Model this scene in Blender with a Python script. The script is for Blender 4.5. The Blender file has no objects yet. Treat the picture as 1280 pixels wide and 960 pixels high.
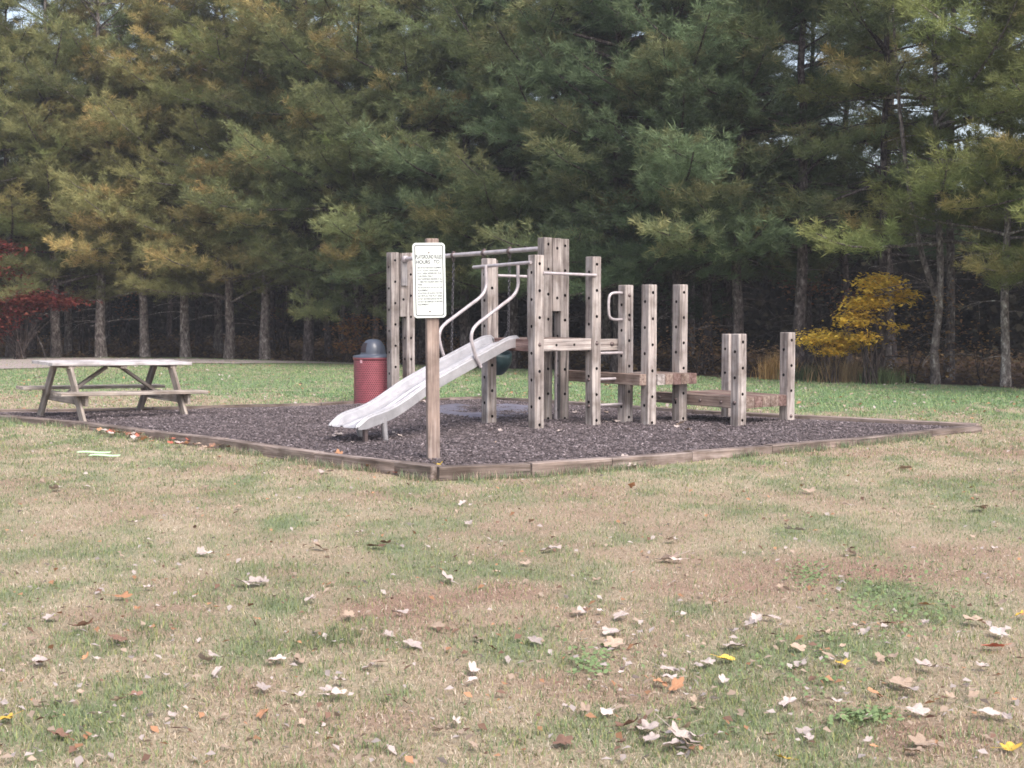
import bpy, bmesh, math, random
import numpy as np
from mathutils import Vector, Matrix

random.seed(7)
RNG = np.random.default_rng(11)
S = bpy.context.scene
COL = S.collection
R = math.radians
H, F, PITCH = 1.5, 1700.0, math.atan(95 / 1700)


# ------------------------------------------------------------------ helpers
def G(px, py, z=0.0):
    """where the sight line through a photo point meets the level z (used to survey positions on the ground)"""
    rx, ry = (px - 640) / F, (480 - py) / F
    Y = math.cos(PITCH) + math.sin(PITCH) * ry
    Z = -math.sin(PITCH) + math.cos(PITCH) * ry
    k = (z - H) / Z
    return Vector((rx * k, Y * k, z))


def W(u, v, z=0.0):
    """play-structure axes: origin at the near tower post"""
    return Vector((.29 + .8 * u - .6 * v, 16.4 + .6 * u + .8 * v, z))


UA, VA, ZA = Vector((.8, .6, 0)), Vector((-.6, .8, 0)), Vector((0, 0, 1))


def tag(o, label=None, cat=None, group=None, kind=None):
    for k, val in (('label', label), ('category', cat), ('group', group), ('kind', kind)):
        if val:
            o[k] = val
    return o


def empty(name, loc, rz=0, label=None, cat=None, group=None):
    o = bpy.data.objects.new(name, None)
    COL.objects.link(o)
    o.location = loc
    o.rotation_euler = (0, 0, rz)
    o.empty_display_size = .2
    return tag(o, label, cat, group)


def link(name, me, mats=(), parent=None, world=None):
    o = bpy.data.objects.new(name, me)
    COL.objects.link(o)
    for m in mats if isinstance(mats, (list, tuple)) else [mats]:
        me.materials.append(m)
    if parent is not None:
        o.parent = parent
    if world is not None:           # world is given in the root's frame (roots of the built things sit unrotated)
        o.matrix_local = world
    return o


def np_mesh(name, verts, faces, smooth=False, **attrs):
    """faces: int array (n,k) or a list of such arrays"""
    me = bpy.data.meshes.new(name)
    verts = np.asarray(verts, np.float32)
    fl = faces if isinstance(faces, list) else [faces]
    loops = np.concatenate([f.ravel() for f in fl]).astype(np.int32)
    tot = np.concatenate([np.full(len(f), f.shape[1], np.int32) for f in fl])
    start = np.concatenate([[0], np.cumsum(tot)[:-1]]).astype(np.int32)
    me.vertices.add(len(verts))
    me.vertices.foreach_set('co', verts.ravel())
    me.loops.add(len(loops))
    me.loops.foreach_set('vertex_index', loops)
    me.polygons.add(len(tot))
    me.polygons.foreach_set('loop_start', start)
    me.polygons.foreach_set('loop_total', tot)
    if smooth:
        me.polygons.foreach_set('use_smooth', np.ones(len(tot), bool))
    for k, a in attrs.items():
        a = np.asarray(a, np.float32)
        if a.ndim == 2:
            at = me.attributes.new(k, 'FLOAT_COLOR', 'POINT')
            if a.shape[1] == 3:
                a = np.concatenate([a, np.ones((len(a), 1), np.float32)], 1)
            at.data.foreach_set('color', a.ravel())
        else:
            at = me.attributes.new(k, 'FLOAT', 'POINT')
            at.data.foreach_set('value', a.ravel())
    me.update(calc_edges=True)
    me.validate()
    return me


class MB:
    """collects simple solids and builds ONE mesh"""
    def __init__(s):
        s.v, s.f, s.m, s.sm = [], [], [], []

    def add(s, vs, fs, mi=0, smooth=False):
        b = len(s.v)
        s.v += [tuple(x) for x in vs]
        s.f += [tuple(b + i for i in f) for f in fs]
        s.m += [mi] * len(fs)
        s.sm += [smooth] * len(fs)

    def box(s, c, sx, sy, sz, ax=None, mi=0, ch=0.0):
        ax = ax or (Vector((1, 0, 0)), Vector((0, 1, 0)), Vector((0, 0, 1)))
        c = Vector(c)
        vs = [c + ax[0] * (i * sx / 2) + ax[1] * (j * sy / 2) + ax[2] * (k * sz / 2)
              for i in (-1, 1) for j in (-1, 1) for k in (-1, 1)]
        s.add(vs, [(0, 1, 3, 2), (4, 6, 7, 5), (0, 4, 5, 1), (2, 3, 7, 6), (0, 2, 6, 4), (1, 5, 7, 3)], mi)

    def tube(s, pts, r, n=10, mi=0, cap=True):
        pts = [Vector(p) for p in pts]
        rs = r if isinstance(r, (list, tuple)) else [r] * len(pts)
        t = (pts[1] - pts[0]).normalized()
        a = t.orthogonal().normalized()
        rings = []
        for i, p in enumerate(pts):
            if 0 < i < len(pts) - 1:
                t2 = ((pts[i + 1] - p).normalized() + (p - pts[i - 1]).normalized()).normalized()
            elif i:
                t2 = (p - pts[i - 1]).normalized()
            else:
                t2 = t
            a = (a - t2 * a.dot(t2)).normalized()
            b = t2.cross(a)
            rings.append([p + (a * math.cos(q * math.tau / n) + b * math.sin(q * math.tau / n)) * rs[i] for q in range(n)])
        vs = [x for ring in rings for x in ring]
        fs = [(i * n + q, i * n + (q + 1) % n, (i + 1) * n + (q + 1) % n, (i + 1) * n + q)
              for i in range(len(pts) - 1) for q in range(n)]
        s.add(vs, fs, mi, True)
        if cap:
            s.add(rings[0], [tuple(reversed(range(n)))], mi)
            s.add(rings[-1], [tuple(range(n))], mi)

    def lathe(s, prof, c=(0, 0, 0), axis=ZA, n=24, mi=0):
        axis = Vector(axis).normalized()
        a = axis.orthogonal().normalized()
        b = axis.cross(a)
        c = Vector(c)
        vs = [c + axis * z + (a * math.cos(q * math.tau / n) + b * math.sin(q * math.tau / n)) * max(r, 1e-4)
              for r, z in prof for q in range(n)]
        fs = [(i * n + q, i * n + (q + 1) % n, (i + 1) * n + (q + 1) % n, (i + 1) * n + q)
              for i in range(len(prof) - 1) for q in range(n)]
        s.add(vs, fs, mi, True)

    def mesh(s, name):
        me = bpy.data.meshes.new(name)
        me.from_pydata(s.v, [], s.f)
        me.polygons.foreach_set('material_index', s.m)
        me.polygons.foreach_set('use_smooth', s.sm)
        me.update()
        return me

    def build(s, name, mats, parent=None, world=None):
        return link(name, s.mesh(name), mats, parent, world)


def smooth_path(pts, k=5):
    """Catmull-Rom through the points"""
    P = [Vector(p) for p in pts]
    P = [P[0] * 2 - P[1]] + P + [P[-1] * 2 - P[-2]]
    out = []
    for i in range(1, len(P) - 2):
        for j in range(k):
            t = j / k
            a, b, c, d = P[i - 1:i + 3]
            out.append(.5 * ((2 * b) + (c - a) * t + (2 * a - 5 * b + 4 * c - d) * t * t + (3 * b - a - 3 * c + d) * t ** 3))
    out.append(P[-2])
    return out


# value noise
_perm = RNG.random((256, 256)).astype(np.float32)


def vnoise(x, y):
    xi, yi = np.floor(x).astype(int), np.floor(y).astype(int)
    fx, fy = x - xi, y - yi
    fx, fy = fx * fx * (3 - 2 * fx), fy * fy * (3 - 2 * fy)
    g = lambda i, j: _perm[(xi + i) % 256, (yi + j) % 256]
    return (g(0, 0) * (1 - fx) + g(1, 0) * fx) * (1 - fy) + (g(0, 1) * (1 - fx) + g(1, 1) * fx) * fy


def fbm(x, y, o=4):
    s, a, t = 0, 1, 0
    for i in range(o):
        s = s + a * vnoise(x * 2 ** i + 17.3 * i, y * 2 ** i + 5.1 * i)
        t += a
        a *= .55
    return s / t


# ------------------------------------------------------------------ materials
def nt(name):
    m = bpy.data.materials.new(name)
    m.use_nodes = True
    n = m.node_tree
    b = n.nodes['Principled BSDF']
    return m, n, b


def node(n, t, **kw):
    x = n.nodes.new(t)
    for k, val in kw.items():
        if k in x.inputs:
            x.inputs[k].default_value = val
        else:
            setattr(x, k, val)
    return x


def ramp(n, stops):
    r = n.nodes.new('ShaderNodeValToRGB')
    e = r.color_ramp.elements
    while len(e) < len(stops):
        e.new(.5)
    for i, (p, c) in enumerate(stops):
        e[i].position = p
        e[i].color = (*c, 1)
    return r


def mixc(n, a, b, fac=None, mode='MIX', f=.5):
    x = n.nodes.new('ShaderNodeMix')
    x.data_type = 'RGBA'
    x.blend_type = mode
    x.inputs[0].default_value = f
    if fac is not None:
        n.links.new(fac, x.inputs[0])
    for i, s in ((6, a), (7, b)):
        if isinstance(s, tuple):
            x.inputs[i].default_value = (*s, 1)
        else:
            n.links.new(s, x.inputs[i])
    return x.outputs[2]


def wood(name, lo, mid, hi, crack=.75, rough=.85, spec=.2, grain=28):
    m, n, b = nt(name)
    L = n.links.new
    tc = node(n, 'ShaderNodeTexCoord')
    oi = node(n, 'ShaderNodeObjectInfo')
    sc = node(n, 'ShaderNodeVectorMath', operation='SCALE', Scale=37.0)
    cmb = node(n, 'ShaderNodeCombineXYZ')
    for i in range(3):
        L(oi.outputs['Random'], cmb.inputs[i])
    L(cmb.outputs[0], sc.inputs[0])
    ad = node(n, 'ShaderNodeVectorMath', operation='ADD')
    L(tc.outputs['Object'], ad.inputs[0])
    L(sc.outputs[0], ad.inputs[1])
    mp = node(n, 'ShaderNodeMapping')
    mp.inputs['Scale'].default_value = (grain, grain, 1.3)
    L(ad.outputs[0], mp.inputs[0])
    g1 = node(n, 'ShaderNodeTexNoise', Scale=1.0, Detail=5.0, Roughness=.65, Distortion=.4)
    L(mp.outputs[0], g1.inputs['Vector'])
    r1 = ramp(n, [(.3, lo), (.5, mid), (.7, hi)])
    L(g1.outputs[0], r1.inputs[0])
    # broad blotches of wear and damp
    g2 = node(n, 'ShaderNodeTexNoise', Scale=3.2, Detail=4.0, Roughness=.6)
    L(ad.outputs[0], g2.inputs['Vector'])
    r2 = ramp(n, [(.35, (.62, .58, .55)), (.5, (.95, .93, .92)), (.68, (1.25, 1.2, 1.16))])
    L(g2.outputs[0], r2.inputs[0])
    c = mixc(n, r1.outputs[0], r2.outputs[0], mode='MULTIPLY', f=1.0)
    # long checks
    mp2 = node(n, 'ShaderNodeMapping')
    mp2.inputs['Scale'].default_value = (46, 46, 1.1)
    L(ad.outputs[0], mp2.inputs[0])
    g3 = node(n, 'ShaderNodeTexNoise', Scale=1.0, Detail=3.0, Roughness=.5, Distortion=.3)
    L(mp2.outputs[0], g3.inputs['Vector'])
    r3 = ramp(n, [(.31, (1, 1, 1)), (.385, (0, 0, 0))])
    L(g3.outputs[0], r3.inputs[0])
    cf = node(n, 'ShaderNodeMath', operation='MULTIPLY')
    L(r3.outputs[0], cf.inputs[0])
    cf.inputs[1].default_value = crack
    c = mixc(n, c, tuple(x * .28 for x in lo), fac=cf.outputs[0])
    # each board its own tone
    rr = node(n, 'ShaderNodeMapRange')
    rr.inputs['To Min'].default_value = .74
    rr.inputs['To Max'].default_value = 1.15
    L(oi.outputs['Random'], rr.inputs[0])
    hs = node(n, 'ShaderNodeHueSaturation')
    L(c, hs.inputs['Color'])
    L(rr.outputs[0], hs.inputs['Value'])
    L(hs.outputs[0], b.inputs['Base Color'])
    b.inputs['Roughness'].default_value = rough
    b.inputs['Specular IOR Level'].default_value = spec
    bp = node(n, 'ShaderNodeBump', Strength=.5, Distance=.006)
    L(g1.outputs[0], bp.inputs['Height'])
    L(bp.outputs[0], b.inputs['Normal'])
    return m


def plain(name, col, rough=.5, metal=0.0, var=.15, scale=20, spec=.5, bump=0.0):
    m, n, b = nt(name)
    L = n.links.new
    tc = node(n, 'ShaderNodeTexCoord')
    g = node(n, 'ShaderNodeTexNoise', Scale=scale, Detail=5.0, Roughness=.6)
    L(tc.outputs['Object'], g.inputs['Vector'])
    r = ramp(n, [(.3, tuple(c * (1 - var) for c in col)), (.7, tuple(min(1, c * (1 + var)) for c in col))])
    L(g.outputs[0], r.inputs[0])
    L(r.outputs[0], b.inputs['Base Color'])
    b.inputs['Roughness'].default_value = rough
    b.inputs['Metallic'].default_value = metal
    b.inputs['Specular IOR Level'].default_value = spec
    if bump:
        bp = node(n, 'ShaderNodeBump', Strength=bump, Distance=.01)
        L(g.outputs[0], bp.inputs['Height'])
        L(bp.outputs[0], b.inputs['Normal'])
    return m


def attr_mat(name, rough=.9, spec=.1, trans=0.0, noise=0.0, nscale=60, bump=0.0):
    """base colour from the mesh's own 'Col' attribute"""
    m, n, b = nt(name)
    L = n.links.new
    a = node(n, 'ShaderNodeAttribute', attribute_name='Col')
    c = a.outputs['Color']
    if noise:
        tc = node(n, 'ShaderNodeTexCoord')
        g = node(n, 'ShaderNodeTexNoise', Scale=nscale, Detail=6.0, Roughness=.7)
        L(tc.outputs['Object'], g.inputs['Vector'])
        r = ramp(n, [(.3, (1 - noise,) * 3), (.7, (1 + noise,) * 3)])
        L(g.outputs[0], r.inputs[0])
        c = mixc(n, c, r.outputs[0], mode='MULTIPLY', f=1.0)
        if bump:
            bp = node(n, 'ShaderNodeBump', Strength=bump, Distance=.02)
            L(g.outputs[0], bp.inputs['Height'])
            L(bp.outputs[0], b.inputs['Normal'])
    L(c, b.inputs['Base Color'])
    b.inputs['Roughness'].default_value = rough
    b.inputs['Specular IOR Level'].default_value = spec
    if trans:
        t = node(n, 'ShaderNodeBsdfTranslucent')
        L(c, t.inputs['Color'])
        mx = node(n, 'ShaderNodeMixShader', Fac=trans)
        L(b.outputs[0], mx.inputs[1])
        L(t.outputs[0], mx.inputs[2])
        L(mx.outputs[0], n.nodes['Material Output'].inputs['Surface'])
    return m


def foliage_mat(name, tip, trans=.25):
    """object colour, turning to the tip colour where the mesh attribute 'tint' says so (old yellowing needles)"""
    m, n, b = nt(name)
    L = n.links.new
    oi = node(n, 'ShaderNodeObjectInfo')
    a = node(n, 'ShaderNodeAttribute', attribute_name='tint')
    v = node(n, 'ShaderNodeAttribute', attribute_name='var')
    f = node(n, 'ShaderNodeMath', operation='MULTIPLY')
    L(a.outputs['Fac'], f.inputs[0])
    L(oi.outputs['Alpha'], f.inputs[1])
    c = mixc(n, oi.outputs['Color'], tip, fac=f.outputs[0])
    hs = node(n, 'ShaderNodeHueSaturation')
    L(c, hs.inputs['Color'])
    L(v.outputs['Fac'], hs.inputs['Value'])
    L(hs.outputs[0], b.inputs['Base Color'])
    b.inputs['Roughness'].default_value = .85
    b.inputs['Specular IOR Level'].default_value = .06
    t = node(n, 'ShaderNodeBsdfTranslucent')
    L(hs.outputs[0], t.inputs['Color'])
    mx = node(n, 'ShaderNodeMixShader', Fac=trans)
    L(b.outputs[0], mx.inputs[1])
    L(t.outputs[0], mx.inputs[2])
    L(mx.outputs[0], n.nodes['Material Output'].inputs['Surface'])
    return m


def leaf_mat(name):
    m, n, b = nt(name)
    L = n.links.new
    oi = node(n, 'ShaderNodeObjectInfo')
    tc = node(n, 'ShaderNodeTexCoord')
    g = node(n, 'ShaderNodeTexNoise', Scale=45.0, Detail=4.0)
    L(tc.outputs['Object'], g.inputs['Vector'])
    r = ramp(n, [(.3, (.72, .66, .6)), (.65, (1.1, 1.1, 1.1))])
    L(g.outputs[0], r.inputs[0])
    c = mixc(n, oi.outputs['Color'], r.outputs[0], mode='MULTIPLY', f=1.0)
    L(c, b.inputs['Base Color'])
    b.inputs['Roughness'].default_value = .8
    b.inputs['Specular IOR Level'].default_value = .15
    return m


M = {
    'post': wood('weathered_post_wood', (.14, .115, .108), (.345, .305, .29), (.55, .51, .49)),
    'deck': wood('worn_deck_wood', (.13, .085, .07), (.27, .20, .17), (.42, .35, .31)),
    'red': wood('reddish_beam_wood', (.10, .055, .05), (.21, .135, .12), (.35, .26, .24)),
    'signpost': wood('tan_post_wood', (.16, .115, .10), (.31, .24, .21), (.45, .385, .355), crack=.45),
    'picnic': wood('grey_table_wood', (.17, .14, .12), (.31, .27, .24), (.44, .40, .37)),
    'top': wood('pale_table_wood', (.26, .24, .24), (.42, .40, .41), (.56, .54, .56), crack=.3),
    'edge': wood('border_timber_wood', (.09, .07, .06), (.215, .17, .15), (.39, .33, .31), grain=22),
    'hole': plain('bored_hole_dark', (.012, .01, .01), .95, spec=.05),
    'slide': plain('dull_slide_metal', (.50, .48, .495), .4, .5, .2, 7),
    'pipe': plain('worn_pipe_metal', (.50, .445, .455), .45, .3, .22, 14),
    'bolt': plain('rusty_bolt_steel', (.16, .12, .115), .5, .6, .3, 80),
    'chain': plain('chain_steel', (.13, .12, .13), .45, .7, .2, 60),
    'sign': plain('white_sign_paint', (.66, .70, .68), .35, 0, .03, 5),
    'ink': plain('black_sign_ink', (.02, .022, .03), .5, 0, .1, 30),
    'dome': plain('blue_grey_plastic', (.075, .085, .115), .32, 0, .15, 8),
    'can': plain('red_coated_mesh', (.34, .095, .115), .4, 0, .15, 12),
    'liner': plain('dark_can_liner', (.03, .02, .025), .8, 0, .2, 12),
    'bucket': plain('dark_green_rubber', (.018, .04, .042), .5, 0, .25, 25),
    'pale': plain('lit_inside_paint', (.62, .68, .70), .5, 0, .1, 25),  # pale colour standing in for light on the bucket seat's inside
    'belt': plain('black_belt_rubber', (.02, .02, .022), .5, 0, .2, 25),
    'fabric': plain('grey_weed_fabric', (.155, .145, .185), .75, 0, .3, 5, bump=.6),
    'strip_pink': plain('faded_pink_tag', (.55, .32, .36), .5, 0, .1, 20),
    'strip': plain('pale_green_plastic', (.56, .78, .47), .45, 0, .08, 20),
    'bark': None,
    'pine': foliage_mat('pine_needles', (.46, .335, .14)),
    'broad': foliage_mat('broad_leaves', (.5, .34, .09), .4),
    'leaf': leaf_mat('fallen_leaf'),
    'blade': attr_mat('grass_blade', .85, .12, .25),
    'lawn': attr_mat('lawn_soil_and_thatch', .95, .05, noise=.35, nscale=55, bump=.6),
    'chip': attr_mat('mulch_chips', .85, .15),
    'mulch': plain('mulch_ground', (.10, .082, .084), .95, 0, .4, 30, .05, bump=1.0),
    'needlebed': plain('needle_floor', (.075, .05, .038), .95, 0, .4, 9, .05, bump=.5),
    'gravel': plain('pale_gravel', (.36, .30, .29), .95, 0, .25, 14, .05, bump=.4),
}


def bark():
    m, n, b = nt('pine_bark')
    L = n.links.new
    tc = node(n, 'ShaderNodeTexCoord')
    oi = node(n, 'ShaderNodeObjectInfo')
    mp = node(n, 'ShaderNodeMapping')
    mp.inputs['Scale'].default_value = (11, 11, 5.5)
    L(tc.outputs['Object'], mp.inputs[0])
    g = node(n, 'ShaderNodeTexNoise', Scale=1.3, Detail=7.0, Roughness=.7, Distortion=.5)
    L(mp.outputs[0], g.inputs['Vector'])
    r = ramp(n, [(.36, (.035, .03, .03)), (.48, (.12, .105, .10)), (.58, (.22, .20, .19)), (.68, (.44, .44, .42))])
    L(g.outputs[0], r.inputs[0])
    c = mixc(n, r.outputs[0], oi.outputs['Color'], mode='MULTIPLY', f=1.0)
    L(c, b.inputs['Base Color'])
    b.inputs['Roughness'].default_value = .95
    b.inputs['Specular IOR Level'].default_value = .05
    bp = node(n, 'ShaderNodeBump', Strength=.8, Distance=.03)
    L(g.outputs[0], bp.inputs['Height'])
    L(bp.outputs[0], b.inputs['Normal'])
    return m


M['bark'] = bark()

# ------------------------------------------------------------------ ground survey
BORDER_L = [(-62, 516), (0, 518.6), (92, 526), (175, 536), (280, 548), (400, 565), (500, 576.5), (546, 582.5)]
BORDER_R = [(546, 582.5), (660, 578.5), (760, 572.5), (860, 564.5), (960, 556.5), (1060, 548), (1160, 537.5), (1222, 532)]
BORDER_FR = [(1222, 531), (1000, 520.5), (870, 514), (760, 506), (700, 502), (617, 498)]
BORDER_FL = [(617, 498), (560, 500.5), (480, 503), (400, 507), (280, 510), (190, 513), (60, 515), (-62, 515.5)]
BL = [G(x, y, z) for (x, y), z in zip(BORDER_L, (.07, .07, .08, .095, .11, .12, .125, .13))]
BR = [G(x, y, z) for (x, y), z in zip(BORDER_R, (.13, .12, .105, .095, .088, .08, .075, .07))]
BFR = [G(x, y, .045) for x, y in BORDER_FR]
BFL = [G(x, y, .012) for x, y in BORDER_FL]
BL[0] = BL[0] + Vector((-.25, .0, 0))
YARD = np.array([(p.x, p.y) for p in BL[:-1] + BR[:-1] + BFR[:-1] + BFL])
TREELINE = [(-420, 448), (-100, 447), (230, 447.5), (430, 453), (640, 461), (880, 470.5), (1000, 474), (1280, 486), (1500, 496), (1800, 512)]
TL = [G(x, y) for x, y in TREELINE]


def inside(x, y, poly):
    r = np.zeros(x.shape, bool)
    j = len(poly) - 1
    for i in range(len(poly)):
        xi, yi, xj, yj = *poly[i], *poly[j]
        if yi != yj:
            r ^= ((yi > y) != (yj > y)) & (x < (xj - xi) * (y - yi) / (yj - yi) + xi)
        j = i
    return r


def yard_edge(x, y):
    """0 at the border .. 1 half a metre inside it"""
    d = np.full(x.shape, 9.0)
    for a, b in zip(YARD, np.roll(YARD, -1, 0)):
        e = b - a
        t = np.clip(((x - a[0]) * e[0] + (y - a[1]) * e[1]) / (e @ e + 1e-9), 0, 1)
        d = np.minimum(d, np.hypot(x - a[0] - e[0] * t, y - a[1] - e[1] * t))
    return np.clip((d - .05) / .55, 0, 1)


def treeline_y(x):
    return np.interp(x, [p.x for p in TL], [p.y for p in TL])


def blob(x, y, px, py, rx, ry):
    c = G(px, py)
    a = rx * c.y / F
    b = abs(G(px, py - ry).y - G(px, py + ry).y) / 2
    e = ((x - c.x) / a) ** 2 + ((y - c.y) / b) ** 2
    return np.exp(-e * .9)


GREENS = [(1040, 662, 95, 12, .75), (1200, 615, 110, 14, .8), (1240, 640, 60, 10, .6), (830, 585, 150, 9, .7), (980, 574, 120, 7, .6), (60, 735, 90, 22, .55), (120, 690, 90, 14, .45),
          (240, 690, 60, 16, .4), (330, 715, 60, 14, .75), (350, 755, 30, 12, .7), (425, 800, 75, 18, 1.0), (180, 797, 35, 12, .8),
          (500, 680, 90, 16, .6), (330, 655, 40, 8, .6), (530, 625, 40, 8, .5), (1120, 755, 90, 40, .75), (1010, 835, 100, 40, .6), (740, 830, 40, 25, .55),
          (1080, 900, 50, 12, .8), (920, 690, 40, 10, .4), (640, 610, 40, 10, .3), (60, 895, 60, 14, .75), (110, 890, 30, 8, .9), (200, 860, 60, 14, .5),
          (150, 560, 200, 22, .5), (60, 600, 90, 14, .4), (380, 640, 70, 14, .45), (700, 670, 40, 10, .4), (870, 760, 60, 16, .45), (1180, 700, 70, 8, .3),
          (690, 910, 30, 12, .6), (930, 905, 30, 12, .7), (570, 715, 60, 9, .4), (1250, 560, 120, 7, .55),
          (850, 490, 520, 13, .95), (1150, 500, 230, 14, .9), (540, 492, 160, 8, .75), (250, 474, 260, 9, .7), (700, 478, 160, 8, .8)]
BROWNS = [(1000, 705, 160, 14, .8), (1150, 720, 130, 12, .7), (900, 735, 130, 12, .6), (1180, 920, 110, 25, .9), (560, 745, 80, 12, .5), (740, 640, 140, 20, .45), (300, 860, 50, 10, .8),
          (470, 760, 60, 12, .5), (110, 770, 70, 12, .5), (640, 740, 60, 12, .6), (690, 850, 60, 20, .5), (480, 900, 80, 14, .45), (800, 870, 60, 20, .55), (1220, 690, 90, 12, .7), (1150, 565, 130, 8, .5)]


def lawn_fields(x, y):
    g = (fbm(x * 2.6 + 40, y * 1.7 + 9, 5) - .47) * 2.0 + .04
    b = (fbm(x * 1.7 + 90, y * 1.1 + 31, 4) - .5) * 2.0 + .13
    far = np.clip((y - 16) / 6, 0, 1)
    g = g * (1 - .5 * far) + .34 * far
    brk = np.clip(.4 + (fbm(x * 4.5 + 7, y * 3.2 + 3, 4) - .45) * 4.5, .05, 1.3)
    for p in GREENS:
        g = np.maximum(g, 0) + .66 * p[4] * blob(x, y, *p[:4]) * brk
    for p in BROWNS:
        k = p[4] * blob(x, y, *p[:4])
        b = np.maximum(b, 0) + k
        g = g - .6 * k
    # worn tan strip beside the far border on the left
    g = g - .7 * blob(x, y, 150, 501, 230, 9)
    return np.clip(g, 0, 1), np.clip(b, 0, 1)


STRAW, REDB, GREEN = np.array((.46, .375, .27)), np.array((.36, .24, .185)), np.array((.235, .275, .165))


def lawn_col(x, y, g, b):
    far = np.clip((y - 15) / 6, 0, 1)[:, None]
    c = STRAW * (1 - b[:, None]) + REDB * b[:, None]
    gr = GREEN * (1 - far) + np.array((.215, .295, .165)) * far
    gg = np.clip(g * 1.15, 0, 1)[:, None]
    return c * (1 - gg) + gr * gg


def tensor_grid(xs, ys):
    X, Y = np.meshgrid(xs, ys)
    n, m = len(xs), len(ys)
    i = np.arange(n * m).reshape(m, n)
    f = np.stack([i[:-1, :-1], i[:-1, 1:], i[1:, 1:], i[1:, :-1]], -1).reshape(-1, 4)
    return X.ravel(), Y.ravel(), f


def build_lawn():
    xs = np.concatenate([[-400, -200, -100, -60, -40, -28, -20], np.arange(-15, 15.01, .1), [20, 28, 40, 60, 100, 200, 400]])
    ys = np.concatenate([[-60, -20, -8, -2, 1, 2.5], np.arange(3.5, 15, .08), np.arange(15, 45, .2), [48, 55, 65, 80, 110, 160, 250, 500]])
    x, y, f = tensor_grid(xs, ys)
    g, b = lawn_fields(x, y)
    c = lawn_col(x, y, g, b) * .80  # darkened: the blades' self-shadow is put into the ground colour
    near = np.clip((23 - y) / 4, 0, 1) * np.clip((15 - np.abs(x)) / 3, 0, 1)
    z = (fbm(x * 2.5, y * 2.5, 3) - .5) * .03 * near
    z = np.where(inside(x, y, YARD), -.02, z)
    o = link('lawn', np_mesh('lawn', np.stack([x, y, z], 1), f, True, Col=c), M['lawn'])
    tag(o, 'mown autumn lawn, straw brown with green patches', kind='structure')


def blade_mesh(name, x, y, z, ln, wd, az, lean, col, dead):
    """bent two-segment blades"""
    n = len(x)
    dx, dy = np.cos(az), np.sin(az)
    sx, sy = -dy * wd / 2, dx * wd / 2
    l1, l2 = lean * .6, np.minimum(lean * 1.25 + .15, 1.75)
    m = np.stack([x + dx * np.sin(l1) * ln * .5, y + dy * np.sin(l1) * ln * .5, z + np.cos(l1) * ln * .5], 1)
    t = m + np.stack([dx * np.sin(l2), dy * np.sin(l2), np.cos(l2)], 1) * (ln * .5)[:, None]
    t[:, 2] = np.maximum(t[:, 2], .004)
    p = np.stack([x, y, z], 1)
    s = np.stack([sx, sy, 0 * sx], 1)
    v = np.stack([p - s, p + s, m + s * .8, m - s * .8, t], 1).reshape(-1, 3)
    b = np.arange(n)[:, None] * 5
    f4 = b + np.array([0, 1, 2, 3])
    f3 = b + np.array([3, 2, 4])
    c = np.repeat(col, 5, 0)
    return np_mesh(name, v, [f4, f3], True, Col=c)


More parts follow.
